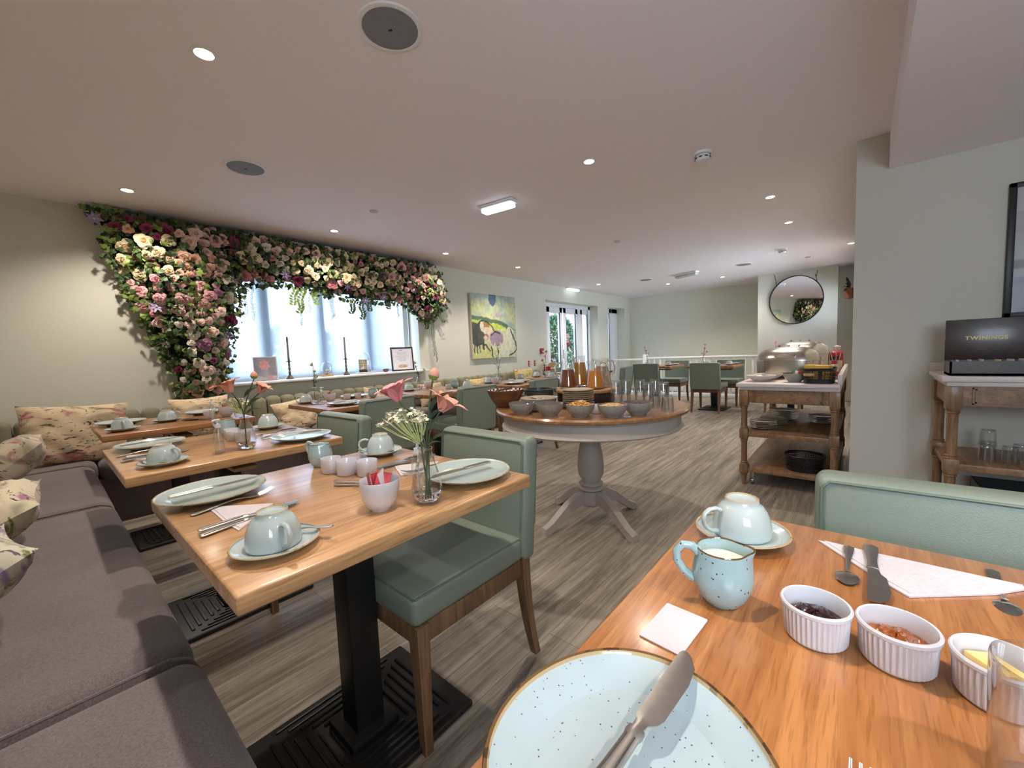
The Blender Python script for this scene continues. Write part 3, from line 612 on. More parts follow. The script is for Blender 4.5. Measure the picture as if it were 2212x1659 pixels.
# ============================================================ BANQUETTES
nb = thing('banquette_bench', 'long taupe upholstered bench along the near wall, running from the lower left corner', 'bench', (0, 0, 0))
MB().box(LX+.02, -3.2, 0, .09, 4.0, .33).build('plinth', 'seatf', nb, smooth=False)
for y0, y1 in ((-2.03, -.43), (-.43, 1.165), (1.175, 2.775), (2.785, 4.02)):
    c = MB().box(LX+.11, y0+.003, .30, .185, y1-.003, .462, .055, n=4).build('seat_cushion', 'seatf', nb)
    MB().tube([(LX+.16, y1-.012, .462), (.13, y1-.012, .463), (.165, y1-.012, .447), (.181, y1-.012, .41)], .004, 6).build('piping', 'seatf', c)
for k in range(48):
    y = -2.0+k*.135
    if y < 4.3: MB().box(LX+.005, y+.002, .44, LX+.13, y+.133, .775, .045, n=3).build('back_channel', 'backf', nb)
wb = thing('banquette_bench', 'taupe bench with channelled sage back under the wide window', 'bench', (0, 0, 0))
MB().box(.2, 4.10, 0, 5.93, 4.5, .33).build('plinth', 'seatf', wb, smooth=False)
for x0, x1 in ((LX+.12, .21), (.21, 1.7), (1.7, 3.2), (3.2, 4.7), (4.7, 5.95)):
    MB().box(x0+.003, 4.035, .32, x1-.003, 4.42, .464, .05, n=4).build('seat_cushion', 'seatf', wb)
for k in range(49):
    x = LX+.135+k*.1325
    if x < 5.85: MB().box(x+.002, 4.41, .44, x+.130, 4.535, .775+.003*sin(k*2.3), .045, n=3).build('back_channel', 'backf', wb)
# ============================================================ CUSHIONS
def pillow(label, c, size, rz, tilt, mat, seed=0, t_=.075, roll=0):
    mb = MB(); n = 20; rng = random.Random(seed)
    def fn(sg):
        def f(u, v):
            a, b_ = u*2-1, v*2-1; e = max(0, (1-a**4))*max(0, (1-b_**4)); h = sg*t_*(e**.55)*(1-.12*(a*a+b_*b_))
            pin = 1-.10*(1-a*a)*abs(b_)**3 if 0 else 1
            x = a*(1-.09*(1-b_*b_) if 0 else 1)*(1-.10*abs(b_)**0*(0)); x = a*(1-.08*(1-(abs(b_)**2)*1.0)*(abs(a)**6)); z = b_*(1-.08*(1-a*a)*(abs(b_)**6))
            wr = .006*sin(9*a+seed*1.3+3*b_)*sin(7*b_+2*a+seed)+.004*sin(22*a*b_+seed)
            return (x*size[0]/2, h+wr*sg*(1 if e > .05 else 0), z*size[1]/2)
        return f
    mb.grid(fn(-1), n, n); o = len(mb.f); mb.grid(fn(1), n, n)
    for k in range(o, len(mb.f)): mb.f[k] = tuple(reversed(mb.f[k]))
    ob = mb.build('cushion', mat, None, c, ang=180)
    ob.rotation_euler = (Matrix.Rotation(rz, 3, 'Z') @ Matrix.Rotation(tilt, 3, 'X') @ Matrix.Rotation(roll, 3, 'Y')).to_euler()
    return tag(ob, label, 'cushion', 'patterned scatter cushions on the benches')
M['fl1'] = floral('beige_floral_linen', rgb(206, 184, 152), 1); M['fl2'] = floral('watercolour_floral_linen', rgb(198, 184, 162), 2, dark=(.09, .07, .10))
M['fl3'] = floral('pale_floral_linen', rgb(214, 202, 176), 3, pink=(.40, .16, .26)); M['fl4'] = floral('bird_print_linen', rgb(214, 190, 156), 5, green=(.35, .28, .14), pink=(.3, .1, .08)); M['fl5'] = floral('yellow_floral_linen', rgb(214, 190, 128), 7, pink=(.5, .3, .1))
M['fl6'] = floral('soft_grey_floral_linen', rgb(206, 200, 180), 9, pink=(.3, .2, .36), dark=(.12, .1, .14))
pillow('big landscape-shaped floral cushion in the bench corner at the far left', (.13, 4.27, .655), (.56, .44), 0, radians(-12), 'fl1', 1, .07, radians(4))
pillow('dark watercolour floral cushion at the left edge, farthest of three on the near bench', (-.20, 3.40, .605), (.46, .46), radians(-90), radians(-50), 'fl2', 2, .09)
pillow('pale floral cushion in the middle of three on the near bench', (-.235, 2.33, .575), (.44, .44), radians(-88), radians(-64), 'fl3', 3, .09, radians(3))
pillow('pale grey floral cushion nearest the camera on the near bench', (-.265, 1.68, .575), (.44, .44), radians(-86), radians(-62), 'fl6', 4, .09, radians(-6))
pillow('cushion with dark sprigs behind the corner bench table', (.87, 4.28, .665), (.42, .36), 0, radians(-12), 'fl4', 5, .06)
pillow('cushion with brown birds between the corner table and the first window table', (1.62, 4.22, .58), (.40, .34), radians(6), radians(-25), 'fl4', 6, .06, radians(-8))
pillow('sand coloured cushion behind the first window table chair', (2.55, 4.24, .60), (.40, .32), 0, radians(-20), 'fl4', 7, .06, radians(12))
pillow('cream cushion behind the second window table column', (3.3, 4.24, .60), (.40, .32), 0, radians(-16), 'fl1', 8, .06)
pillow('yellow and plum floral cushion low behind the wooden salad bowl', (4.15, 4.22, .60), (.42, .32), 0, radians(-18), 'fl5', 9, .06)
pillow('yellow floral cushion at the far end of the window bench', (5.28, 4.27, .66), (.50, .34), 0, radians(-12), 'fl5', 10, .06)
# ============================================================ CHAIRS AND TABLES
def make_chair():
    t_ = thing('dining_chair', 'x', 'chair')
    seat = MB().box(-.225, -.21, .385, .225, .25, .472, .022, n=3).build('seat', 'leath', t_)
    mb = MB(); mb.tube([(-.215, .242, .466), (.215, .242, .466)], .0035, 6).tube([(-.218, -.2, .466), (-.218, .24, .466)], .0035, 6).tube([(.218, -.2, .466), (.218, .24, .466)], .0035, 6)
    mb.build('seam', 'piping', seat)
    sh_ = Matrix(((1, 0, 0, 0), (0, 1, -.10, .04), (0, 0, 1, 0), (0, 0, 0, 1)))
    mb = MB(); mb.T = sh_; mb.box(-.23, -.275, .375, .23, -.20, .812, .024, n=3); bk = mb.build('backrest', 'leath', t_)
    mb = MB(); mb.T = sh_; q = [(-.216, -.198, .49), (-.216, -.198, .785), (-.203, -.198, .799), (.203, -.198, .799), (.216, -.198, .785), (.216, -.198, .49)]; mb.tube(q, .0032, 6)
    mb.tube([(x, -.277, z) for x, y, z in q], .0032, 6); mb.build('piping', 'piping', bk)
    MB().box(-.215, -.215, .325, .215, .235, .385, .003).build('seat_frame', 'leg', t_)
    for sx in (-1, 1):
        mb = MB(); n = 5; vs = []
        for i in range(n):
            z = .385*(1-i/(n-1)); w = .021-.008*(i/(n-1))
            cx, cy = sx*(.203-.004*i/(n-1)), .222-.004*i/(n-1); vs += [(cx-w, cy-w, z), (cx+w, cy-w, z), (cx+w, cy+w, z), (cx-w, cy+w, z)]
        fs = [(i*4+k, (i+1)*4+k, (i+1)*4+(k+1) % 4, i*4+(k+1) % 4) for i in range(n-1) for k in range(4)]+[(0, 1, 2, 3), (n*4-1, n*4-2, n*4-3, n*4-4)]
        mb.add(vs, fs); mb.build('leg', 'leg', t_, smooth=False)
        mb = MB(); n = 9; vs = []
        for i in range(n):
            u = i/(n-1); z = .40*(1-u); w = .020-.007*u; cy = -.222-.055*u*u; cx = sx*(.205+.002*u); vs += [(cx-w, cy-w, z), (cx+w, cy-w, z), (cx+w, cy+w, z), (cx-w, cy+w, z)]
        fs = [(i*4+k, (i+1)*4+k, (i+1)*4+(k+1) % 4, i*4+(k+1) % 4) for i in range(n-1) for k in range(4)]+[(0, 1, 2, 3), (n*4-1, n*4-2, n*4-3, n*4-4)]
        mb.add(vs, fs); mb.build('leg', 'leg', t_, ang=30)
    return t_
PROTO['chair'] = (make_chair(), False); GC = 'sage green leather dining chairs'
for x, y, rz, w in ((.835, 1.105, 90, 'tucked under the right side of the nearest bench table'), (.885, -.165, 92, 'behind the foreground table, cropped by the right edge'), (.80, 2.17, 92, 'at the second bench table, back seen over its right corner'),
                    (1.70, 2.99, 0, 'at the first window table, wide dark back seen from behind'), (2.66, 2.99, -2, 'at the second window table, beside the wooden bowl'), (3.56, 2.88, 0, 'at the third window table, above the dark dish'),
                    (4.85, 2.92, 2, 'at the fourth window table, mostly behind the juice jugs'), (5.95, 3.05, 8, 'just right of the juice jugs'), (5.72, 3.74, 180, 'beyond the juice jugs before the french doors'),
                    (7.22, 2.87, -90, 'left far one seen from behind before the railing'), (8.08, 2.80, 90, 'across the left railing table, facing the camera'),
                    (7.22, 1.90, -90, 'right far one seen from behind before the railing'), (8.08, 1.83, 90, 'across the right railing table, facing the camera'), (7.22, .86, -90, 'under the mirror, mostly behind the chafing dish')):
    place('chair', 'sage green leather chair '+w, (x, y, 0), radians(rz), GC)
def make_table(top, size, name='pedestal_table'):
    t_ = thing(name, 'x', 'table'); h = size/2
    MB().box(-h, -h, .715, h, h, .75, .005, n=2).build('tabletop', top, t_)
    cl = MB()
    MB().box(-h+.08, -.045, .685, h-.08, .045, .715, .01).build('support_rail', top, t_); MB().box(-.045, -h+.1, .665, .045, h-.1, .685, .01).build('support_rail', top, t_)
    MB().box(-.043, -.043, .03, .043, .043, .70, .004).build('column', 'black', t_)
    mb = MB(); mb.box(-.26, -.20, 0, .26, .20, .022, .008, n=2)
    b_ = mb.build('base_plate', 'black', t_)
    for sx, sy in ((1, 0), (-1, 0), (0, 1), (0, -1)):
        mb = MB()
        for k in range(6):
            d = .075+k*.026
            if sx: mb.box(sx*d-.006 if sx > 0 else sx*d-.006, -d*.72, .02, sx*d+.006, d*.72, .027, .002)
            else: mb.box(-d*1.0+.02, sy*d*.85-.005, .02, d*1.0-.02, sy*d*.85+.005, .027, .002)
        mb.build('tread_ribs', 'black', b_)
    MB().box(-.075, -.075, .02, .075, .075, .045, .008).build('column_foot', 'black', t_)
    return t_
PROTO['t_near'] = (make_table('oak', .75), False); PROTO['t_fore'] = (make_table('oak0', .75), False); PROTO['t_far'] = (make_table('oakd', .74), False)
GT = 'square oak pedestal dining tables'
T0, T1, T2, T3, T4, T5, T6, T7, T7b, T8, T9, T10 = (.580, -.118), (.543, 1.11), (.525, 2.215), (.555, 3.475), (1.71, 3.30), (2.67, 3.36), (3.66, 3.12), (4.62, 3.17), (5.72, 3.42), (7.47, 2.87), (7.47, 1.88), (7.47, .80)
place('t_fore', 'amber oak square table filling the lower right foreground', (*T0, 0), 0, GT)
place('t_near', 'light oak square table nearest the bench, centre left of the photo', (*T1, 0), 0, GT)
place('t_near', 'light oak square table, second along the near bench', (*T2, 0), 0, GT)
place('t_far', 'oak square table in the bench corner at far left', (*T3, 0), 0, GT)
for T_, w in ((T4, 'first along the window bench, below the candlesticks'), (T5, 'second along the window bench, behind the pink blooms'), (T6, 'third along the window bench, below the abstract painting'), (T7, 'fourth along the window bench, left of the juice jugs'), (T7b, 'hidden behind the juice jugs'), (T8, 'far one before the left of the white railing'), (T9, 'far one before the right of the white railing'), (T10, 'far one under the round mirror, half hidden by the chafing dish')):
    place('t_far', 'oak square table '+w, (*T_, 0), 0, GT)
# round buffet table
rt = thing('round_buffet_table', 'round oak topped table on grey painted turned pedestal with four splayed feet', 'table', (2.26, 1.31, 0))
MB().lathe([(0, .732), (.578, .732), (.590, .738), (.592, .750), (.585, .760), (0, .760)], 96).build('tabletop', 'round', rt)
MB().lathe([(.52, .64), (.552, .64), (.560, .648), (.555, .656), (.545, .662), (.545, .715), (.556, .722), (.560, .732), (.52, .732)], 96, close='open').lathe([(0, .70), (.53, .70)], 48, close='open').build('apron', 'greige', rt)
MB().lathe([(.06, .70), (.062, .60), (.058, .56), (.062, .52), (.078, .44), (.084, .37), (.080, .31), (.060, .275), (.056, .265), (.074, .258), (.078, .25), (.070, .24), (.066, .232), (.078, .224), (.08, .216), (.07, .208)], 40).lathe([(.075, .205), (.078, .12), (.05, .105)], 8).build('pedestal', 'greige', rt)
for k in range(4):
    a = radians(70+90*k); mb = MB(); mb.T = Matrix.Rotation(a, 4, 'Z')
    prof = [(.05, .13, .20), (.12, .125, .195), (.20, .095, .155), (.27, .045, .10), (.32, .012, .062), (.345, .0, .05), (.378, .0, .035), (.382, .0, .02)]
    vs = [];
    for (r_, z0, z1) in prof: vs += [(r_, -.024, z0), (r_, .024, z0), (r_, .024, z1), (r_, .0, z1+.008), (r_, -.024, z1)]
    fs = [(i*5+(k2+1) % 5, i*5+k2, (i+1)*5+k2, (i+1)*5+(k2+1) % 5) for i in range(len(prof)-1) for k2 in range(5)]+[(0, 1, 2, 3, 4), tuple((len(prof)-1)*5+q for q in (4, 3, 2, 1, 0))]
    mb.add(vs, fs); mb.build('foot', 'greige', rt, ang=30)
# serving trolleys
def trolley(label, x0, x1, y0, y1, T_, zs, back, drawer_faces, castor=True):
    t_ = thing('serving_trolley', label, 'trolley', (0, 0, 0))
    MB().box(x0-.02, y0-(.0 if back == 'y' else .02), T_-.028, x1+.02 if back == 'y' else x1, y1+.02, T_, .004).build('stone_top', 'chalk', t_)
    MB().box(x0, y0, T_-.052, x1, y1, T_-.028, .004).build('top_moulding', 'chalk', t_)
    if back == 'y': MB().box(x0-.02, y0-.01, T_, x1+.02, y0+.015, T_+.07, .003).build('splashback', 'chalk', t_)
    else: MB().box(x1-.02, y0-.02, T_, x1, y1+.02, T_+.045, .003).build('splashback', 'chalk', t_)
    za = T_-.052; zb = T_-.15
    mb = MB(); mb.box(x0+.01, y0+.01, zb, x0+.03, y1-.01, za).box(x1-.03, y0+.01, zb, x1-.01, y1-.01, za).box(x0+.01, y0+.01, zb, x1-.01, y0+.03, za).box(x0+.01, y1-.03, zb, x1-.01, y1-.01, za); mb.build('apron', 'trol', t_, smooth=False)
    def framebox(mb, x, a, b_, z0, z1, s_=1):
        mb.box(x, a, z0, x+.004, b_, z0+.006).box(x, a, z1-.006, x+.004, b_, z1).box(x, a, z0, x+.004, a+.006, z1).box(x, b_-.006, z0, x+.004, b_, z1)
    mb = MB(); framebox(mb, x0+.005, y0+.10, y1-.10, zb+.015, za-.012); framebox(mb, x0+.003, y0+.09, y1-.09, zb+.008, za-.006); mb.build('drawer_panel', 'trolv', t_, smooth=False)
    for z in zs: MB().box(x0+.01, y0+.01, z-.035, x1-.01, y1-.01, z, .003).build('shelf', 'trol', t_)
    for (x, y) in ((x0+.028, y0+.028), (x0+.028, y1-.028), (x1-.028, y0+.028), (x1-.028, y1-.028)):
        mb = MB(); mb.box(x-.03, y-.03, zb-.02, x+.03, y+.03, za, .002)
        blocks = [zb-.02]+[z for z in zs]; cur = zb-.02
        for z in zs:
            mb.lathe([(.022, z+.045), (.021, (cur+z)/2), (.022, cur-.025), (.027, cur-.018), (.024, cur-.012), (.028, cur-.006), (.028, cur)], 20, (x, y, 0)).lathe([(.028, z+.02), (.028, z+.028), (.024, z+.033), (.027, z+.04), (.022, z+.046)], 20, (x, y, 0))
            mb.box(x-.029, y-.029, z-.05, x+.029, y+.029, z+.022, .003); cur = z-.05
        mb.lathe([(.013, 0.0), (.018, .03), (.022, cur-.02), (.026, cur)], 20, (x, y, 0)); mb.build('post', 'trolv', t_, ang=24)
        if castor:
            cc = MB(); cc.T = Matrix.Translation((x+.045, y+(-.05 if y > (y0+y1)/2 else .05), .025)) @ Matrix.Rotation(radians(90), 4, 'X'); cc.lathe([(.0, -.009), (.024, -.009), (.025, 0), (.024, .009), (0, .009)], 20)
            cc.T = None; cc.box(x+.033, y+(-.066 if y > (y0+y1)/2 else .034), .02, x+.057, y+(-.034 if y > (y0+y1)/2 else .066), zs[-1]-.035, .004); cc.build('castor', 'steeld', t_)
    return t_
trolley('long oak buffet trolley with white top and two shelves beside the pillar', 3.52, 4.96, .10, .71, .80, (.42, .14), 'y', True)
trolley('oak side trolley with white top carrying the tea chest at right edge', 3.0, 3.50, -1.55, -.335, .90, (.45, .12), 'x', True)
# ============================================================ TABLEWARE PROTOTYPES
TZ = .7505
def ring_prof(R, h, foot, t_=.004):   # coupe plate, foot ring, rolled rim
    return [(0, .006), (foot*.9, .005), (foot, 0), (foot+.004, .0), (foot+.008, .005), (R*.86, h*.62), (R*.97, h*.93), (R, h), (R-.001, h+.0015), (R-.004, h+.001), (R*.955, h*.86), (R*.84, h*.52), (R*.7, .0085), (R*.4, .0075), (0, .0075)]
def plate_proto(name, key, R, h, mats, cat, lobes=0, seg=56):
    rf = (lambda a, i, z: 1+(.028*cos(3*a+.4)*(1 if i not in (0, 14) else 0)+.008*cos(2*a))) if lobes else None
    pr = ring_prof(R, h, R*.52)
    mi = [0, 0, 0, 0, 0, 0, 1, 2, 2, 1, 1 if lobes else 0, 0, 0, 0]
    o = MB().lathe(pr, seg, mi=mi, rf=rf).build(name, mats, ang=60); tag(o, 'x', cat); PROTO[key] = (o, False)
plate_proto('dinner_plate', 'plate', .127, .021, ('blueg', 'cup', 'rim'), 'plate')
plate_proto('dinner_plate', 'plate0', .121, .024, ('blue', 'rim', 'rimd'), 'plate', lobes=1, seg=96)
plate_proto('saucer', 'saucer', .079, .017, ('cup', 'cup', 'rim'), 'saucer')
def cup_proto(key, mats):
    t_ = thing('teacup', 'x', 'cup')   # upside down, rim at z=0
    pr = [(.0, .050), (.022, .050), (.0265, .048), (.028, .0585), (.0285, .0675), (.0262, .068), (.0245, .0635), (.0, .062)]
    out = [(.0475, 0), (.0492, .0015), (.0495, .006), (.0490, .018), (.0465, .032), (.0410, .046), (.0340, .056), (.0285, .0605), (.0282, .0675), (.0265, .0685), (.0248, .0660), (.0235, .0630), (0, .0622)]
    inn = [(0, .057), (.03, .054), (.040, .043), (.0445, .03), (.0468, .016), (.0472, .003), (.0475, 0)]
    o = MB().lathe(inn+out[1:], 48, mi=[0]*8+[0]*6+[1, 1]+[0]*10).build('cup_body', mats, t_, ang=50)
    pts = []
    for i in range(15):
        u = i/14; a = -1.15+u*2.75; pts.append((.0415+.0245*cos(a)*(1 if a > -1.2 else 1)+.002, 0, .029-.0195*sin(a)))
    pts = [(.043, 0, .048), (.052, 0, .052), (.064, 0, .051), (.073, 0, .045), (.0765, 0, .035), (.075, 0, .025), (.069, 0, .016), (.060, 0, .011), (.048, 0, .010)]
    MB().tube(pts, [.0055, .0052, .0048, .0045, .0045, .0045, .0048, .0052, .0055], 10, sq=.8).build('handle', mats[0], t_)
    PROTO[key] = (t_, False)
cup_proto('cup', ('cup', 'rim'))
def jug_proto():
    t_ = thing('milk_jug', 'x', 'jug')
    def rf(a, i, z):
        d = abs((a+pi) % (2*pi)-pi); k = max(0, (z-.035)/.045); return 1+.34*math.exp(-(d/.33)**2)*k*k-.03*k*math.exp(-((d-.75)/.3)**2)
    pr = [(0, .004), (.020, .0015), (.023, 0), (.025, .002), (.033, .013), (.0385, .028), (.0395, .040), (.037, .055), (.0335, .067), (.0335, .076), (.0325, .078), (.0312, .076), (.0312, .067), (.035, .05), (.036, .035), (.03, .012), (0, .008)]
    MB().lathe(pr, 56, rf=rf, mi=[0]*9+[1, 1]+[0]*5).build('jug_body', ('jugb', 'rimd'), t_, ang=60)
    MB().tube([(-.030, 0, .068), (-.040, 0, .078), (-.052, 0, .079), (-.060, 0, .070), (-.060, 0, .056), (-.052, 0, .042), (-.040, 0, .032), (-.034, 0, .028)], [.0055, .0052, .005, .0048, .0048, .005, .0052, .005], 10, sq=1.2).build('handle', 'jugb', t_)
    MB().lathe([(0, .0605), (.0325, .060)], 40, rf=rf, close='open').build('milk', 'milk', t_)
    PROTO['jug'] = (t_, False)
jug_proto()
def ramekin_proto(key, fill, name='ramekin', label_fill=None):
    t_ = thing(name, 'x', 'ramekin'); n = 40
    def rf(a, i, z): return 1+(.03*cos(n*a)-.01 if i in (3, 4) else 0)
    MB().lathe([(0, .002), (.0285, 0), (.0305, .002), (.0318, .005), (.0335, .037), (.0335, .0385), (.0360, .0405), (.0362, .044), (.0350, .0455), (.0328, .0452), (.0315, .040), (.0300, .008), (0, .006)], n*5, rf=rf).build('dish', 'porc', t_, ang=35)
    if fill == 'butter':
        MB().box(-.022, -.012, .018, .022, .012, .036, .002).build('butter_pat', 'butter', t_).rotation_euler = (0, radians(8), .5)
    elif fill:
        rng = random.Random(len(fill)); mb = MB(); 
        def f(u, v): r_ = .0310*u; a = v*2*pi; return (r_*cos(a), r_*sin(a), .024+.010*(1-u)+.004*sin(5*a+3)*u*(1-u)*4+rng.uniform(-.0018, .0018)*(u < .98))
        mb.grid(f, 9, 30); mb.build(fill+'_filling', fill, t_)
    PROTO[key] = (t_, False)
ramekin_proto('ram_jam', 'jam'); ramekin_proto('ram_marm', 'marm'); ramekin_proto('ram_butter', 'butter')
def plainpot():
    o = MB().lathe([(0, .001), (.028, 0), (.0305, .003), (.032, .03), (.0325, .045), (.0318, .0465), (.0308, .045), (.0300, .01), (0, .007)], 40).build('condiment_pot', 'porc', ang=50); tag(o, 'x', 'pot'); PROTO['pot'] = (o, False)
plainpot()
def bowlproto():
    o = MB().lathe([(0, .003), (.019, .003), (.0205, 0), (.0225, .0), (.024, .004), (.034, .013), (.0415, .029), (.0455, .050), (.0465, .071), (.0458, .0735), (.0447, .072), (.0435, .050), (.038, .030), (0, .012)], 44).build('sugar_bowl', 'porc', ang=50); tag(o, 'x', 'bowl'); PROTO['bowl'] = (o, False)
bowlproto()
def cutlery():
    kn = thing('table_knife', 'x', 'knife')
    h = [(0, 0, .0035, .014, .005), (.004, 0, .0035, .018, .006), (.02, 0, .0038, .0178, .007), (.055, 0, .004, .0145, .0075), (.085, 0, .0042, .0135, .0075), (.090, 0, .0042, .016, .0085), (.096, 0, .0042, .015, .007)]
    hd = MB().loft(h).build('handle', 'steeld', kn)
    mb = MB()
    for s_ in (-1, 1): mb.tube([(x, s_*(w/2-.003), z+t_/2-.0002) for x, y, z, w, t_ in h[1:5]], .0009, 5)
    mb.build('beading', 'steel', hd)
    MB().loft([(.094, 0, .0042, .010, .005), (.104, .0, .004, .012, .003), (.110, -.002, .004, .020, .002), (.118, -.003, .004, .0235, .0017), (.17, -.003, .004, .0255, .0015), (.195, -.001, .004, .022, .0014), (.208, .003, .004, .013, .0012), (.213, .005, .004, .005, .001)]).build('blade', 'steeld', kn)
    PROTO['knife'] = (kn, False)
    bk = thing('butter_knife', 'x', 'knife')
    MB().loft([(0, 0, .003, .014, .004), (.004, 0, .003, .020, .005), (.02, 0, .0032, .0195, .005), (.06, 0, .004, .013, .005), (.08, 0, .004, .0125, .004), (.092, 0, .004, .015, .0045)]).build('handle', 'steeld', bk)
    MB().loft([(.09, 0, .004, .013, .003), (.106, .001, .004, .015, .0018), (.118, .004, .004, .022, .0016), (.16, .0045, .004, .026, .0015), (.185, .002, .004, .023, .0014), (.197, -.002, .004, .014, .001)]).build('blade', 'steeld', bk)
    PROTO['bknife'] = (bk, False)
    fk = thing('table_fork', 'x', 'fork')
    MB().loft([(0, 0, .003, .013, .003), (.005, 0, .003, .0185, .0035), (.025, 0, .004, .0165, .0032), (.07, 0, .008, .0085, .0034), (.10, 0, .009, .0065, .004), (.122, 0, .006, .010, .003), (.130, 0, .004, .020, .0022), (.145, 0, .003, .0245, .002), (.152, 0, .0032, .0245, .0018)]).build('handle', 'steeld', fk)
    for k in range(4):
        y = (k-1.5)*.0068; MB().loft([(.150, y, .0032, .0045, .0018), (.172, y, .006, .0038, .0018), (.192, y*.96, .013, .0024, .0014)]).build('tine', 'steeld', fk)
    PROTO['fork'] = (fk, False)
    sp_ = thing('teaspoon', 'x', 'spoon')
    MB().loft([(0, 0, .0035, .008, .003), (.003, 0, .0035, .015, .0035), (.02, 0, .004, .013, .003), (.055, 0, .007, .0055, .003), (.085, 0, .006, .0045, .003), (.094, 0, .003, .008, .002)]).build('handle', 'steeld', sp_)
    mb = MB()
    for sg, off in ((1, 0), (-1, -.0008)):
        def f(u, v, off=off): r_ = u; a = v*2*pi; return (.112+.022*r_*cos(a), .0145*r_*sin(a)*(1+.12*cos(a)*-1), .0035-.0065*(1-r_*r_)*.6+.002+off+.0025)
        k0 = len(mb.f); mb.grid(f, 6, 24)
        if sg < 0:
            for k in range(k0, len(mb.f)): mb.f[k] = tuple(reversed(mb.f[k]))
    mb.build('spoon_bowl', 'steel', sp_); PROTO['spoon'] = (sp_, False)
cutlery()
def vase_proto():
    o = thing('bud_vase', 'x', 'vase'); n = 10
    def rf(a, i, z): return 1+(.05 if (i % 2) else 0)*cos(n*a/2)
    MB().lathe([(.0, .004), (.022, .002), (.026, 0), (.034, .010), (.0385, .028), (.0375, .042), (.032, .066), (.0245, .094), (.0178, .118), (.0160, .127), (.0165, .132), (.0185, .1355), (.0175, .137)], n, rf=rf, close='open').build('glass_body', 'thin', o, ang=5)
    MB().lathe([(.0, .007), (.020, .006), (.026, .004), (.032, .012), (.034, .024), (.022, .021), (.0, .017)], n).build('thick_glass_foot', 'glass', o, ang=5)
    MB().lathe([(.0178, .1350), (.0192, .1362), (.0178, .1376), (.0168, .1362), (.0178, .1350)], 24, close='open').build('rim', 'glass', o)
    PROTO['vase'] = (o, False)
    o = thing('pump_dispenser', 'x', 'dispenser')
    MB().lathe([(0, .001), (.016, 0), (.0175, .003), (.0178, .085), (.014, .098), (.009, .104), (.009, .108)], 28, close='open').build('clear_bottle', 'thin', o)
    MB().lathe([(0, .003), (.0158, .003), (.0160, .048), (0, .049)], 24).build('gel', 'pane', o)
    MB().lathe([(.0, .106), (.0098, .106), (.0098, .120), (.004, .122), (.004, .134), (.0095, .135), (.0095, .141), (0, .142)], 20).tube([(0, 0, .138), (.014, 0, .138), (.022, 0, .135)], .0036, 8).tube([(0, 0, .012), (0, 0, .10)], .0018, 6).build('pump', 'white', o)
    PROTO['pump'] = (o, False)
    o = MB().lathe([(0, .009), (.022, .006), (.0245, 0), (.0265, .002), (.0275, .012), (.0305, .05), (.0335, .088), (.0325, .0885), (.0292, .05), (.026, .014), (0, .012)], 28, rf=lambda a, i, z: 1+(.022*cos(9*a) if i in (3, 4, 5) else 0)).build('glass_tumbler', 'thin', ang=60)
    tag(o, 'x', 'glass'); PROTO['tumbler'] = (o, False)
vase_proto()
GP, GS, GCu, GK, GF, GSp = 'speckled dinner plates', 'saucers on the dining tables', 'upturned teacups on saucers', 'table knives', 'table forks', 'teaspoons'
D = radians
def setting(kind, label, x, y, z=TZ, rz=0, grp=None): return place(kind, label, (x, y, z), D(rz), grp)
NB, SB, CB = 'nearest bench table', 'second bench table', 'corner bench table'
# ---- T1 nearest bench table
setting('plate', 'grey-green dinner plate on the bench side of the nearest bench table', .283, 1.355, grp=GP)
setting('plate', 'grey-green dinner plate on the chair side of the nearest bench table', .800, .880, grp=GP)
place('knife', 'table knife lying across the bench-side plate of the nearest table', (.186, 1.345, TZ+.023), (0, 0, D(3)), GK)
place('knife', 'table knife lying across the chair-side plate of the nearest table', (.885, .868, TZ+.023), (0, 0, D(172)), GK)
place('fork', 'fork with tines raised beside the white napkin on the nearest bench table', (.207, 1.222, TZ), (0, D(-1), D(7)), GF)
place('knife', 'upper one of two knives partly under the napkin on the nearest bench table', (.192, 1.078, TZ+.004), (0, 0, D(2)), GK)
place('knife', 'lower one of two knives behind the blue cup, nearest bench table', (.190, 1.052, TZ), (0, 0, D(10)), GK)
def napkin(label, pts, z=TZ, th=.0022):
    cx = sum(p[0] for p in pts)/len(pts); cy = sum(p[1] for p in pts)/len(pts); q = [(x-cx, y-cy) for x, y in pts]
    mb = MB().prism(q, 0, th); mb.prism([(x*.93+.004, y*.93) for x, y in q], th, th+.0012); o = mb.build('paper_napkin', 'napk', None, (cx, cy, z)); return tag(o, label, 'napkin', 'folded white paper napkins')
napkin('white folded napkin under the fork on the nearest bench table', [(.248, 1.256), (.361, 1.137), (.251, 1.02), (.246, 1.095)])
setting('saucer', 'pale saucer under the blue-lit cup, front edge of the nearest bench table', .272, .862, grp=GS)
setting('cup', 'upturned cup with handle towards the camera, front of the nearest bench table', .270, .866, TZ+.009, -88, GCu)
place('spoon', 'teaspoon resting on the saucer of the front cup, nearest bench table', (.362, .812, TZ+.022), (0, D(8), D(122)), GSp)
setting('bowl', 'white sugar bowl full of sachets, middle of the nearest bench table', .507, .872)
setting('vase', 'faceted clear glass vase with pink lilies on the nearest bench table', .605, .815, grp='glass bud vases')
setting('pump', 'small clear pump bottle behind the lily vase, nearest bench table', .636, .892, rz=60, grp='clear pump dispensers')
for x, y, w in ((.590, 1.300, 'left'), (.606, 1.230, 'middle'), (.640, 1.166, 'right')): setting('pot', 'plain white pot, %s of three in a row on the nearest bench table' % w, x, y, grp='plain white condiment pots')
setting('jug', 'pale blue jug with spout facing the camera, nearest bench table', .605, 1.410, rz=-70, grp='small blue milk jugs')
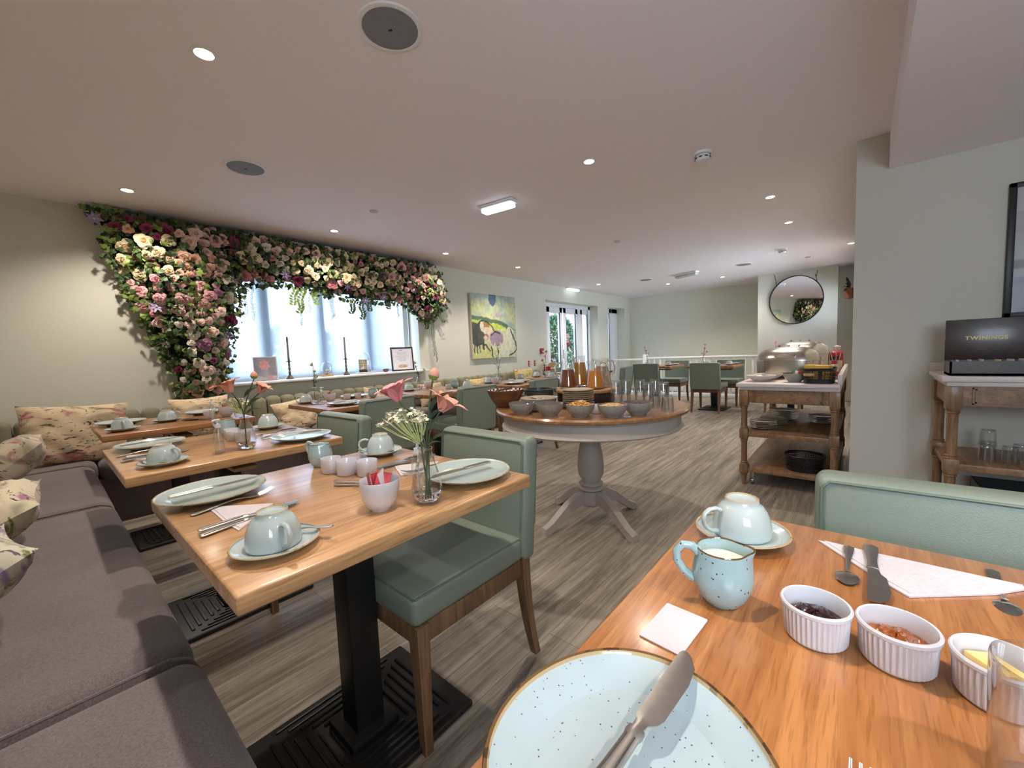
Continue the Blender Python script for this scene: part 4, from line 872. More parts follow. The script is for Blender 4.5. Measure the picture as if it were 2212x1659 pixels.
place('bknife', 'dark butter knife lying behind the sugar bowl, upper of the pair', (.535, 1.165, TZ+.006), (0, 0, D(-66)), 'butter knives'); place('bknife', 'dark butter knife lying behind the sugar bowl, lower of the pair', (.528, 1.150, TZ), (0, 0, D(-60)), 'butter knives')
setting('saucer', 'pale saucer at the back corner of the nearest bench table', .812, 1.372, grp=GS); setting('cup', 'upturned cup at the back corner of the nearest bench table', .815, 1.374, TZ+.009, 150, GCu)
place('spoon', 'teaspoon lying on the saucer at the back of the nearest bench table', (.752, 1.425, TZ+.021), (0, D(6), D(-52)), GSp)
napkin('white folded napkin beside the chair-side plate, nearest bench table', [(.74, 1.17), (.86, 1.09), (.77, 1.01), (.69, 1.06)])
place('knife', 'table knife on the napkin near the chair, nearest bench table', (.90, 1.16, TZ+.004), (0, 0, D(174)), GK); place('fork', 'fork next to the napkin near the chair, nearest bench table', (.885, 1.03, TZ+.002), (0, 0, D(171)), GF)
place('knife', 'second table knife between cup and napkin at the back of the nearest bench table', (.90, 1.20, TZ), (0, 0, D(179)), GK)
def sachets(x, y, z, n, where, seed=0, ms=('paper', 'redp', 'brownp', 'redp', 'paper')):
    rng = random.Random(seed)
    for k in range(n):
        a = k*2*pi/n+.4; o = MB().box(-.017, -.0016, -.001, .017, .0016, .050, .0015).box(-.0175, -.0006, .048, .0175, .0006, .053).build('sugar_sachet', ms[k % len(ms)])
        o.location = (x+.017*cos(a), y+.017*sin(a), z+.032+.003*k); o.rotation_euler = (D(rng.uniform(-20, 20)), D(rng.uniform(-22, 22)), a+1.5)
        tag(o, '%s paper sachet in the sugar bowl on the %s' % ({'paper': ('plain white', 'leaning white')[k > 2], 'redp': ('pink', 'tilted pink')[k > 1], 'brownp': 'brown'}[ms[k % len(ms)]], where), 'sachet', 'paper sugar sachets')
sachets(.507, .872, TZ, 5, NB, 3)
# ---- T0 foreground table
place('plate0', 'large pale blue plate with brown rim in the bottom foreground', (.293, .140, TZ), D(20))
place('knife', 'beaded table knife across the big foreground plate', (.218, .150, TZ+.024), (0, D(-1), D(-4.5)), GK)
def card():
    p = [(.549, .201), (.545, .146), (.459, .153), (.464, .206)]; cx, cy = .504, .176; q = []
    for i in range(4):
        (x0, y0), (x1, y1), (x2, y2) = p[i-1], p[i], p[(i+1) % 4]
        for t_ in (.06, .02): q.append((x1+(x0-x1)*t_-cx, y1+(y0-y1)*t_-cy))
        for t_ in (.02, .06): q.append((x1+(x2-x1)*t_-cx, y1+(y2-y1)*t_-cy))
    o = MB().prism(q, 0, .0016).build('coaster_card', 'paper', None, (cx, cy, TZ)); tag(o, 'white square card with rounded corners beyond the foreground plate', 'card')
card()
setting('jug', 'speckled pale blue jug full of milk on the foreground table', .604, .143, rz=-62, grp='small blue milk jugs')
setting('saucer', 'tan rimmed saucer at the far left corner of the foreground table', .829, .163, grp=GS); setting('cup', 'large upturned speckled cup at the far corner of the foreground table', .829, .163, TZ+.009, 138, GCu)
place('spoon', 'teaspoon lying bowl down across the napkin tip, foreground table', (.880, .009, TZ+.010), (pi, 0, D(180)), GSp)
place('bknife', 'broad butter knife lying across the foreground napkin', (.905, -.019, TZ+.003), (0, 0, D(181)), 'butter knives')
napkin('long white folded napkin along the far side of the foreground table', [(.890, .052), (.884, -.012), (.883, -.157), (.884, -.190), (.836, -.149), (.76, -.058), (.79, -.028)])
place('spoon', 'dark spoon across the napkin end at the right edge, foreground table', (.918, -.158, TZ+.006), (pi, 0, D(178)), GSp)
place('fork', 'fork pointing away at the bottom edge of the photo', (.222, -.010, TZ), (0, 0, D(0)), GF)
GR = 'fluted white ramekins'
place('ram_jam', 'white fluted ramekin of dark berry jam', (.592, .036, TZ), 0, GR); place('ram_marm', 'white fluted ramekin of orange marmalade', (.597, -.037, TZ), 0, GR); place('ram_butter', 'white fluted ramekin with a pat of butter', (.590, -.111, TZ), 0, GR)
tg = MB().lathe([(0, .010), (.028, .008), (.030, 0), (.0325, .003), (.0345, .108), (.034, .1105), (.0325, .109), (.0305, .014), (0, .012)], 40).build('water_glass', 'thin', None, (.475, -.117, TZ), ang=60); tag(tg, 'plain clear glass cut off by the right edge, foreground table', 'glass')
# ---- T2 second bench table
setting('plate', 'grey-green dinner plate on the bench side of the second bench table', .30, 2.455, grp=GP); place('knife', 'table knife across the bench-side plate of the second bench table', (.20, 2.445, TZ+.023), (0, 0, D(5)), GK)
setting('plate', 'grey-green dinner plate at the chair side of the second bench table', .770, 1.975, grp=GP); place('knife', 'table knife across the chair-side plate of the second bench table', (.86, 1.965, TZ+.023), (0, 0, D(172)), GK)
setting('saucer', 'pale saucer at the front left of the second bench table', .272, 1.965, grp=GS); setting('cup', 'upturned cup at the front left of the second bench table', .272, 1.968, TZ+.009, -60, GCu)
place('spoon', 'teaspoon on the front left saucer of the second bench table', (.205, 2.03, TZ+.022), (0, D(6), D(-60)), GSp)
napkin('white folded napkin between plate and cup, second bench table', [(.20, 2.30), (.33, 2.22), (.24, 2.10), (.20, 2.17)])
place('fork', 'fork beside the front napkin of the second bench table', (.172, 2.31, TZ), (0, 0, D(5)), GF); place('knife', 'table knife under the front cup side, second bench table', (.172, 2.16, TZ), (0, 0, D(4)), GK); place('knife', 'table knife over the napkin of the second bench table', (.18, 2.19, TZ+.004), (0, 0, D(2)), GK)
setting('pump', 'clear pump bottle at the front edge of the second bench table', .452, 1.985, rz=200, grp='clear pump dispensers')
setting('vase', 'faceted clear glass vase with coral lilies on the second bench table', .545, 1.975, grp='glass bud vases')
for x, y, w in ((.585, 2.335, 'left'), (.575, 2.262, 'middle'), (.590, 2.190, 'right')): setting('pot', 'plain white pot, %s of three on the second bench table' % w, x, y, grp='plain white condiment pots')
setting('jug', 'pale green-blue jug on the second bench table', .60, 2.47, rz=-40, grp='small blue milk jugs')
setting('saucer', 'pale saucer at the back right of the second bench table', .795, 2.475, grp=GS); setting('cup', 'upturned cup at the back right of the second bench table', .795, 2.478, TZ+.009, 60, GCu)
napkin('white folded napkin by the chair-side plate, second bench table', [(.70, 2.27), (.86, 2.22), (.78, 2.11), (.66, 2.14)]); place('knife', 'table knife near the chair on the second bench table', (.87, 2.29, TZ+.003), (0, 0, D(184)), GK); place('fork', 'fork near the chair on the second bench table', (.66, 2.16, TZ+.003), (0, 0, D(20)), GF)
# ---- T3 corner table
setting('plate', 'dinner plate on the bench side of the corner bench table', .315, 3.645, grp=GP); place('fork', 'fork in front of the plate on the corner bench table', (.30, 3.47, TZ), (0, 0, D(-15)), GF)
setting('saucer', 'saucer at the left edge of the corner bench table', .285, 3.265, grp=GS); setting('cup', 'upturned cup at the left edge of the corner bench table', .285, 3.268, TZ+.009, -90, GCu)
setting('saucer', 'saucer in the middle of the corner bench table', .520, 3.475, grp=GS); setting('cup', 'upturned cup in the middle of the corner bench table', .520, 3.478, TZ+.009, -30, GCu)
for k in range(3): place('knife', '%s knife in the small pile on the corner bench table' % ('lowest', 'middle', 'topmost')[k], (.60-.01*k, 3.42-.018*k, TZ+.004*k), (0, 0, D(-52+6*k)), GK)
setting('pump', 'clear pump bottle on the corner bench table', .705, 3.185, rz=200, grp='clear pump dispensers'); setting('bowl', 'white sugar bowl on the corner bench table', .815, 3.325); sachets(.815, 3.325, TZ, 4, CB, 5, ('redp', 'paper', 'redp', 'brownp'))
setting('pot', 'plain white pot on the corner bench table', .735, 3.415, grp='plain white condiment pots'); setting('tumbler', 'small clear tumbler at the right end of the corner bench table', .86, 3.215, grp='clear glass tumblers'); setting('plate', 'dinner plate at the far side of the corner bench table', .775, 3.70, grp=GP)
# ---- window tables and far tables
def far_set(T_, where, items, sn=0):
    for it in items:
        k, x, y, rz, lab, g = (list(it)+[None]*6)[:6]; z = TZ
        if k in ('cup',): z = TZ+.009
        place(k, '%s on the %s' % (lab, where), (x, y, z), D(rz or 0), g)
W1, W2, W3, W4 = 'first window table', 'second window table', 'third window table', 'fourth window table'
GV, GPu, GPo = 'glass bud vases', 'clear pump dispensers', 'plain white condiment pots'
far_set(T4, W1, [('saucer', 1.455, 3.585, 0, 'saucer at the back left', GS), ('cup', 1.455, 3.585, 160, 'upturned cup at the back left', GCu), ('vase', 1.47, 3.445, 0, 'vase with a cream hellebore', GV), ('pump', 1.475, 3.325, 0, 'clear pump bottle', GPu), ('bowl', 1.60, 3.445, 0, 'white sugar bowl with pink sachets', None), ('plate', 1.555, 3.125, 0, 'dinner plate at the front', GP), ('pot', 1.79, 3.525, 0, 'left white pot', GPo), ('pot', 1.88, 3.50, 0, 'right white pot', GPo), ('plate', 1.90, 3.60, 0, 'dinner plate at the back', GP), ('jug', 1.985, 3.42, 180, 'small blue jug', 'small blue milk jugs')])
sachets(1.60, 3.445, TZ, 4, W1, 8, ('redp', 'brownp', 'redp', 'paper')); place('knife', 'knife across the front plate of the first window table', (1.47, 3.09, TZ+.023), (0, 0, D(15)), GK)
far_set(T5, W2, [('vase', 2.655, 3.62, 0, 'vase with cream flowers', GV), ('bowl', 2.79, 3.64, 0, 'white sugar bowl', None), ('pot', 2.835, 3.35, 0, 'white square pot', GPo), ('jug', 2.915, 3.33, 0, 'small blue jug', 'small blue milk jugs'), ('saucer', 2.51, 3.60, 0, 'saucer at the back left', GS), ('cup', 2.51, 3.60, 90, 'upturned cup at the back left', GCu), ('saucer', 2.96, 3.19, 0, 'saucer at the right', GS), ('cup', 2.96, 3.19, 0, 'upturned cup at the right', GCu)])
napkin('white napkin at the front of the second window table', [(2.60, 3.14), (2.74, 3.15), (2.74, 3.05), (2.60, 3.05)])
far_set(T6, W3, [('saucer', 3.50, 3.39, 0, 'saucer at the left', GS), ('cup', 3.50, 3.39, 90, 'upturned cup at the left', GCu), ('bowl', 3.45, 3.24, 0, 'white sugar bowl', None), ('vase', 3.65, 3.36, 0, 'vase with white freesias', GV), ('plate', 3.49, 2.99, 0, 'dinner plate at the front', GP), ('plate', 3.75, 3.10, 0, 'dinner plate in the middle', GP), ('jug', 3.94, 3.26, 180, 'small blue jug', 'small blue milk jugs'), ('pot', 3.60, 3.12, 0, 'white pot', GPo), ('tumbler', 3.52, 3.27, 0, 'clear tumbler', 'clear glass tumblers')])
far_set(T7, W4, [('saucer', 4.52, 3.44, 0, 'saucer at the back', GS), ('cup', 4.52, 3.44, 90, 'upturned cup at the back', GCu), ('saucer', 4.40, 3.10, 0, 'saucer at the front left', GS), ('cup', 4.40, 3.10, 90, 'upturned cup at the front left', GCu), ('vase', 4.47, 3.26, 0, 'vase with pink alstroemerias', GV), ('bowl', 4.67, 3.36, 0, 'white sugar bowl', None), ('plate', 4.78, 3.0, 0, 'dinner plate at the right', GP)])
for T_, w in ((T8, 'left railing table'), (T9, 'right railing table'), (T10, 'table under the mirror')):
    x, y = T_; far_set(T_, w, [('vase', x-.02, y+.18, 0, 'slim vase with pink blossoms', GV), ('saucer', x-.1, y-.25, 0, 'saucer', GS), ('cup', x-.1, y-.25, 20, 'upturned cup', GCu), ('plate', x+.2, y-.22, 0, 'dinner plate', GP), ('pump', x+.12, y+.05, 0, 'white pump bottle', GPu), ('bowl', x-.22, y+.08, 0, 'white sugar bowl', None)])
mn = thing('menu_stand', 'dark red folded menu card standing on the fourth window table', 'menu', (4.80, 3.44, TZ), D(-30)); MB().add([(-.05, 0, 0), (.05, 0, 0), (.05, .03, .13), (-.05, .03, .13), (-.05, .002, 0), (.05, .002, 0), (.05, .032, .13), (-.05, .032, .13)], [(0, 1, 2, 3), (7, 6, 5, 4), (0, 4, 5, 1), (1, 5, 6, 2), (2, 6, 7, 3), (3, 7, 4, 0)]).build('front_panel', 'red', mn, smooth=False)
MB().add([(-.05, .06, 0), (.05, .06, 0), (.05, .032, .13), (-.05, .032, .13)], [(0, 1, 2, 3)]).build('rear_panel', 'blk', mn, smooth=False)
hc = thing('wooden_high_chair', 'pale wooden chair with rounded back standing before the french doors', 'chair', (6.20, 4.15, 0), D(180))
MB().box(-.20, -.2, .46, .20, .2, .485, .008).build('seat', 'disc', hc)
mb = MB(); q = [(.19*cos(a), .24*sin(a)) for a in [pi*k/16 for k in range(17)]]; mb.T = Matrix.Translation((0, -.19, .66)) @ Matrix.Rotation(radians(90), 4, 'X'); mb.prism(q, 0, .018); mb.build('backrest', 'disc', hc)
for sx in (-1, 1):
    for sy in (-1, 1): MB().tube([(sx*.17, sy*.17, .47), (sx*.20, sy*.21, 0)], [.018, .014], 8).build('leg', 'disc', hc)
    MB().tube([(sx*.16, -.185, .48), (sx*.165, -.20, .67)], .014, 8).build('back_post', 'disc', hc)
# ============================================================ ROUND TABLE BUFFET
RZ = .7605
gb = thing('cereal_bowl', 'x', 'bowl'); MB().lathe([(0, .006), (.034, .004), (.036, 0), (.040, .0), (.042, .006), (.060, .022), (.0715, .042), (.0765, .062), (.0770, .066), (.0758, .0668), (.0740, .063), (.069, .042), (.056, .024), (0, .014)], 48, mi=[0]*8+[1]*5).build('bowl_body', ('greyb', 'greyi'), gb, ang=60); PROTO['gbowl'] = (gb, False)
def heap(parent, name, mat, r_, z, h_, n, sz, seed=0, flat=.5):
    rng = random.Random(seed); mb = MB()
    def f(u, v): a = v*2*pi; return (r_*u*cos(a), r_*u*sin(a), z+h_*(1-u*u)+rng.uniform(-.001, .001)*(u < .95))
    mb.grid(f, 6, 24)
    for i in range(n):
        u = math.sqrt(rng.random()); a = rng.uniform(0, 2*pi); mb.T = Matrix.Translation((r_*.93*u*cos(a), r_*.93*u*sin(a), z+h_*(1-u*u)+sz*.3)) @ Matrix.Rotation(rng.uniform(0, 6.3), 4, 'Z') @ Matrix.Rotation(rng.uniform(-flat, flat), 4, 'X') @ Matrix.Rotation(rng.uniform(-flat, flat), 4, 'Y')
        mb.box(-sz, -sz*.7, -sz*.18, sz, sz*.7, sz*.18, sz*.15)
    mb.T = None; o = mb.build(name, mat, parent, ang=180); o['kind'] = 'stuff'; return o
for x, y, w, fill in ((1.762, 1.452, 'leftmost grey bowl, empty', None), (1.793, 1.283, 'second grey bowl, holding pale seeds', ('seeds', 'seed', .060, .045, .006, 120, .003)), (1.828, 1.112, 'third grey bowl, heaped with corn flakes', ('corn_flakes', 'flake', .064, .050, .030, 110, .010)), (1.886, .957, 'fourth grey bowl, full of granola', ('granola', 'granola', .070, .056, .012, 240, .0045)), (2.025, .882, 'rightmost grey bowl, holding dark berries', ('berries', 'berry', .066, .048, .008, 60, .006))):
    b_ = place('gbowl', w+' on the round table', (x, y, RZ), 0, 'grey glazed bowls on the round table')
    if fill: heap(b_, *fill, seed=len(w))
wbw = thing('salad_bowl', 'big dark wooden bowl with black and white patterned inside, round table', 'bowl', (1.955, 1.745, RZ))
MB().lathe([(0, .004), (.052, .0), (.062, .004), (.082, .030), (.104, .070), (.1215, .112), (.1195, .1135), (.1175, .112)], 56, close='open').build('bowl_body', 'bowlw', wbw)
ck, t, b = nm('chequered_enamel'); ch_ = N(t, 'ShaderNodeTexChecker'); ch_.inputs['Scale'].default_value = 60; ch_.inputs['Color1'].default_value = (*rgb(224, 212, 210), 1); ch_.inputs['Color2'].default_value = (*rgb(44, 34, 36), 1); lk(t, coords(t), ch_.inputs['Vector']); lk(t, ch_.outputs[0], b.inputs['Base Color']); b.inputs['Roughness'].default_value = .25; M['check'] = ck
MB().lathe([(.1178, .112), (.100, .072), (.078, .032), (.05, .012), (0, .010)], 56, close='open').build('patterned_lining', 'check', wbw)
MB().box(-.045, -.004, .108, .06, .004, .122, .003).build('server_handle', 'antiq', wbw).rotation_euler = (0, -.15, -.6)
cd = thing('casserole_dish', 'dark grey round dish behind the wooden bowl, round table', 'dish', (2.205, 1.665, RZ)); MB().lathe([(0, .003), (.088, 0), (.096, .006), (.100, .088), (.106, .092), (.106, .097), (.096, .097), (.092, .020), (0, .012)], 48).build('dish_body', 'darkc', cd)
MB().box(.095, -.03, .084, .125, .03, .095, .004).box(-.125, -.03, .084, -.095, .03, .095, .004).build('side_handles', 'darkc', cd).rotation_euler = (0, 0, -.7)
cb = thing('casserole_dish', 'wide beige dish with serving spoons behind the grey bowls, round table', 'dish', (1.950, 1.475, RZ), D(120)); MB().lathe([(0, .003), (.085, 0), (.094, .006), (.108, .064), (.115, .069), (.114, .073), (.104, .072), (.088, .016), (0, .010)], 56, mi=[0]*5+[1]*4).build('dish_body', ('greyb', 'beigec'), cb)
place('spoon', 'serving spoon resting on the rim of the beige dish, round table', (1.985, 1.635, RZ+.076), (0, D(10), D(-100)), GSp); place('spoon', 'serving spoon over the right rim of the beige dish, round table', (1.865, 1.38, RZ+.078), (0, D(8), D(45)), GSp)
sp0 = MB().lathe([(0, .002), (.055, 0), (.060, .003), (.088, .010), (.096, .0155), (.0965, .0175), (.094, .0172), (.086, .013), (.06, .0065), (0, .006)], 48, mi=[0]*4+[1, 1]+[0]*3).build('side_plate', ('platec', 'beigec')); tag(sp0, 'x', 'plate'); PROTO['side'] = (sp0, False)
for k in range(9): place('side', 'oatmeal side plate in the stack on the round table, '+('topmost' if k == 8 else '%s from the bottom' % ('lowest and first', 'second', 'third', 'fourth', 'fifth', 'sixth', 'seventh', 'eighth')[k]), (2.125+.002*sin(k*2), 1.305+.002*cos(k*3), RZ+k*.0118), 0, 'stacked side plates on the round table')
rs = thing('display_riser', 'dark wooden drum with pale disc top carrying the juice jugs', 'stand', (2.435, 1.435, RZ)); MB().lathe([(0, 0), (.19, 0), (.195, .006), (.195, .066), (0, .066)], 56).build('drum', 'drum', rs); MB().lathe([(0, .067), (.212, .067), (.216, .073), (.216, .083), (.212, .088), (0, .088)], 64).build('disc_top', 'disc', rs)
def juice(label, x, y, mat, rz, fill=.78, s_=1.0, z=RZ+.0885):
    o = thing('juice_jug', label, 'jug', (x, y, z), D(rz), 'glass juice jugs'); 
    def R_(zz): return .062*(1-.0)*(1 if zz < .02 else 1-.44*((zz-.02)/.13) if zz < .15 else .56)
    pr = [(0, .004), (.055, .002), (.0635, .010), (.0625, .03), (.055, .085), (.0455, .135), (.0425, .158), (.0425, .178), (.0445, .188)]
    pr = [(r_*s_, z_*s_) for r_, z_ in pr]
    def rf(a, i, z_):
        d = abs((a+pi) % (2*pi)-pi); return 1+(.42*math.exp(-(d/.42)**2)*max(0, (z_/s_-.155)/.033) if z_/s_ > .155 else 0)
    MB().lathe(pr, 40, rf=rf, close='open').build('glass_body', 'thin', o)
    zf = .15*fill+.01; q = [(0, .008)]+[(rr-.003, zz) for rr, zz in ((.058, .010), (.0610, .014), (.0615, .03), (.054, .085), (.0450, .135), (.0425, .158)) if zz < zf]+[((.0615-(zf-.03)*.150 if zf > .03 else .06)-.003, zf), (0, zf)]
    MB().lathe([(r_*s_, z_*s_) for r_, z_ in q], 36).build('juice', mat, o)
    MB().tube([(-.040*s_, 0, .168*s_), (-.058*s_, 0, .176*s_), (-.078*s_, 0, .168*s_), (-.086*s_, 0, .148*s_), (-.084*s_, 0, .118*s_), (-.078*s_, 0, .090*s_), (-.064*s_, 0, .080*s_)], [.006, .0065, .007, .007, .0065, .006, .005], 10).build('handle', 'glass', o)
juice('glass jug of dark apple juice, left one on the stand', 2.360, 1.525, 'amber', -50, .80)
juice('tallest glass jug of orange juice, at the back of the stand', 2.505, 1.525, 'orange2', 10, .92, 1.16)
juice('glass jug of bright orange juice, front one on the stand', 2.375, 1.325, 'orange', 140, .74)
juice('glass jug of cloudy pale juice, right one on the stand', 2.500, 1.345, 'grape', 130, .86, 1.04)
gi = 0
GG = 'upturned tumblers on the round table'
for x, y, n_, w in ((2.190, .787, 1, 'single one nearest the right edge'), (2.283, .845, 2, 'right front stack'), (2.270, .925, 2, 'second stack from the right'), (2.425, 1.04, 2, 'middle stack'), (2.40, 1.125, 2, 'stack beside the juice stand'), (2.325, 1.155, 2, 'leftmost stack behind the berries'), (2.49, 1.125, 1, 'rear single one by the stand'), (2.37, .93, 1, 'rear single one on the right'), (2.46, .96, 2, 'rear stack on the right')):
    for k in range(n_): place('tumbler', 'upturned clear tumbler on the round table, %s%s' % (w, '' if n_ == 1 else (', upper' if k else ', lower')), (x, y, RZ+.0885+k*.062), (pi, 0, D(13*gi)), GG); gi += 1
tag(MB().box(-.028, -.018, 0, .028, .018, .0015).box(-.028, .010, .0015, .028, .018, .010, .002).build('label_card', 'paper', None, (1.945, .905, RZ), rz=D(25)), 'small white card lying between the granola and berry bowls', 'card')
for k, (x, y) in enumerate(((1.975, 1.095), (2.025, 1.06))): setting('pot', 'small white pot behind the cereal bowls, %s of two on the round table' % ('left', 'right')[k], x, y, RZ, grp=GPo)
# ============================================================ FLOWER GARLAND
GOUT = [(.37, 2.33), (.53, 2.34), (.88, 2.345), (1.48, 2.345), (2.37, 2.345), (2.96, 2.345), (3.53, 2.345), (3.68, 2.23), (3.80, 1.87), (3.51, 1.60), (3.32, 1.64), (3.16, 1.82), (2.6, 1.80), (2.06, 1.85), (1.7, 1.92), (1.31, 1.89), (1.23, 1.56), (1.16, 1.31), (1.11, 1.05), (1.04, .84), (.79, .84), (.76, 1.08), (.68, 1.31), (.61, 1.5), (.53, 1.75), (.44, 2.01), (.45, 2.2)]
def inside(x, z, P=GOUT):
    r_ = False
    for i in range(len(P)):
        (x0, z0), (x1, z1) = P[i-1], P[i]
        if (z0 > z) != (z1 > z) and x < (x1-x0)*(z-z0)/(z1-z0)+x0: r_ = not r_
    return r_
def edged(x, z): return min(math.hypot(0, 0)+seg_d(x, z, [GOUT[i-1], GOUT[i]]) for i in range(len(GOUT)))
gar = thing('flower_garland', 'large artificial rose and ivy garland hung over the wide window and down its left side', 'garland', (0, 0, 0))
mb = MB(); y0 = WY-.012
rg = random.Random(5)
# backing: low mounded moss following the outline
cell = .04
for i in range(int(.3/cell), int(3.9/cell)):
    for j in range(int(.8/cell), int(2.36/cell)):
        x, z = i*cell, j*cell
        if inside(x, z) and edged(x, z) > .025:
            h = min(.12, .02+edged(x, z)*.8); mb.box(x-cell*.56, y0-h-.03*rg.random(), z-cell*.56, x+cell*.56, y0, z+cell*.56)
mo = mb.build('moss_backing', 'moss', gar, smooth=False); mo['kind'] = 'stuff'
def leafs(name, n, mats, L, grow, seed, droop=.0):
    rng = random.Random(seed); mb = MB(); c = 0
    while c < n:
        x, z = rng.uniform(.3, 3.9), rng.uniform(.78, 2.36)
        d = edged(x, z)
        if not inside(x, z) and d > grow: continue
        if inside(x, z) and d > .10 and rng.random() < .35: continue
        out = 0 if inside(x, z) else d
        yy = y0-rng.uniform(.03, .07)-(min(.16, d*1.0)+rng.uniform(0, .075) if inside(x, z) else rng.uniform(0, .08)); c += 1
        l = L*rng.uniform(.6, 1.3)
        mb.T = Matrix.Translation((x, yy, min(z, 2.33))) @ Matrix.Rotation(rng.uniform(-.9, .9), 4, 'Z') @ Matrix.Rotation(rng.uniform(-.8, .6), 4, 'X') @ Matrix.Rotation(rng.uniform(0, 6.28), 4, 'Y')
        k = rng.choice((0, 0, 0, 0, 0, 1)); 
        mb.add([(0, 0, -l*.5), (-l*.42, .006, -l*.2), (-l*.30, .0, l*.12), (-l*.12, -.004, l*.18), (0, -.004, l*.55), (l*.12, -.004, l*.18), (l*.30, 0, l*.12), (l*.42, .006, -l*.2), (0, -.008, -l*.05)], [(0, 8, 2, 1), (8, 3, 2), (8, 4, 3), (8, 5, 4), (8, 6, 5), (0, 7, 6, 8)], k)
    mb.T = None; o = mb.build(name, mats, gar, smooth=False); o['kind'] = 'stuff'
leafs('ivy_leaves', 2700, ('green', 'greenl'), .056, .06, 11)
# roses
def rose_mesh(key, mat, matc, seed):
    rng = random.Random(seed); mb = MB()
    mb.lathe([(0, -.20), (.20, -.12), (.28, .1), (.22, .36), (.10, .46), (0, .47)], 14, mi=1)
    def petal(r0, r1, z0, z1, a0, wid, curl):
        def f(u, v):
            a = a0+(v-.5)*wid; r_ = r0+(r1-r0)*(u**.8); z_ = z0+(z1-z0)*sin(u*pi*.62)/sin(pi*.62)*1.0
            lip = curl*max(0, u-.7)**1.5*3; e = 1-.28*abs(2*v-1)**2.5*u
            return (r_*cos(a)*e*(1+lip), r_*sin(a)*e*(1+lip), z_*e-lip*.35)
        k0 = len(mb.f); mb.grid(f, 5, 6, 0)
    for k in range(3): petal(.06, .17, .05, .50, k*2.1+rng.random(), 2.4, .02)
    for k in range(3): petal(.10, .27, 0, .47, k*2.1+.7+rng.random()*.5, 2.2, .1)
    for k in range(4): petal(.14, .42, -.06, .40, k*1.57+.3, 1.9, .25)
    for k in range(5): petal(.16, .56, -.14, .36, k*1.257+.9, 1.6, .3)
    for k in range(5): petal(.16, .72, -.20, .26, k*1.257+.2, 1.55, .4)
    for k in range(3): petal(.16, .84, -.22, .12, k*2.1+.5, 1.3, .4)
    for v_ in range(len(mb.v)):
        pass
    me_o = mb.build('rose', [mat, matc], gar, ang=60); return me_o
pal = [('rose_pink', (200, 132, 142), (170, 66, 88)), ('rose_blush', (228, 196, 186), (210, 150, 140)), ('rose_cream', (230, 212, 174), (222, 164, 96)), ('rose_ivory', (228, 220, 204), (208, 192, 160)), ('rose_magenta', (136, 44, 82), (92, 18, 50)), ('rose_peach', (226, 180, 154), (206, 128, 100)), ('rose_mauve', (150, 102, 126), (112, 58, 86)), ('rose_soft_pink', (214, 164, 164), (184, 98, 110))]
rose_src = []
for i, (n_, c1, c2) in enumerate(pal):
    a = plain(n_, rgb(*c1), .55, var=.10, scale=30); b_ = plain(n_+'_heart', rgb(*c2), .55, var=.1, scale=30)
    rose_src.append(rose_mesh(n_, a, b_, i))
pts = []; rg = random.Random(21); tries = 0
# clusters of one colour, as arranged in the garland
clus = [(rg.uniform(.4, 3.8), rg.uniform(.85, 2.3), rg.choice((0, 1, 1, 2, 3, 3, 4, 5, 6, 7, 7, 1, 2, 5))) for _ in range(70)]
while tries < 20000 and len(pts) < 330:
    tries += 1; x, z = rg.uniform(.4, 3.85), rg.uniform(.84, 2.33)
    if not inside(x, z): continue
    r_ = rg.choice((.029, .034, .040, .047, .054)) 
    if edged(x, z) < .015: continue
    if all(math.hypot(x-a, z-b_) > (r_+c)*.86 for a, b_, c, _ in pts):
        if x > 1.35 and rg.random() < .35 or vn(x*5+3, z*5) < .22: continue
        ci = min(clus, key=lambda q: math.hypot(q[0]-x, q[1]-z))[2]
        if rg.random() < .22: ci = rg.randrange(8)
        pts.append((x, z, r_, ci))
pts.sort(key=lambda q: -q[2])
extra = [MB() for _ in range(8)]
used = [False]*8
for k, (x, z, r_, ci) in enumerate(pts):
    d = edged(x, z); y = y0-.05-min(.16, d*1.1)-rg.uniform(0, .05)
    R_ = Matrix.Rotation(rg.uniform(-.35, .35)-.25, 4, 'Z') @ Matrix.Rotation(radians(90)+rg.uniform(-.15, .5), 4, 'X') @ Matrix.Rotation(rg.uniform(0, 6.28), 4, 'Z')
    if z > 2.285: z = 2.285
    s_ = r_*1.2; T_ = Matrix.Translation((x, y, z)) @ R_ @ Matrix.Scale(s_, 4)
    src = rose_src[ci]
    if k < 92 or not used[ci]:
        o = src if not used[ci] else src.copy()
        if used[ci]: COL.objects.link(o); o.parent = gar
        o.matrix_local = T_; used[ci] = True
    else:
        e = extra[ci]; e.T = T_; me = src.data; e.add([tuple(v.co) for v in me.vertices], [tuple(p.vertices) for p in me.polygons], [p.material_index for p in me.polygons])
allr = MB(); mats = []
for i, e in enumerate(extra):
    e.T = None; o_ = len(allr.v); allr.v += e.v; allr.f += [tuple(q+o_ for q in f) for f in e.f]; allr.m += [m_+i*2 for m_ in e.m]; mats += [rose_src[i].data.materials[0], rose_src[i].data.materials[1]]
ro = allr.build('small_roses', mats, gar, ang=60); ro['kind'] = 'stuff'
for k, s_ in enumerate(rose_src):
    if not used[k]: bpy.data.objects.remove(s_)
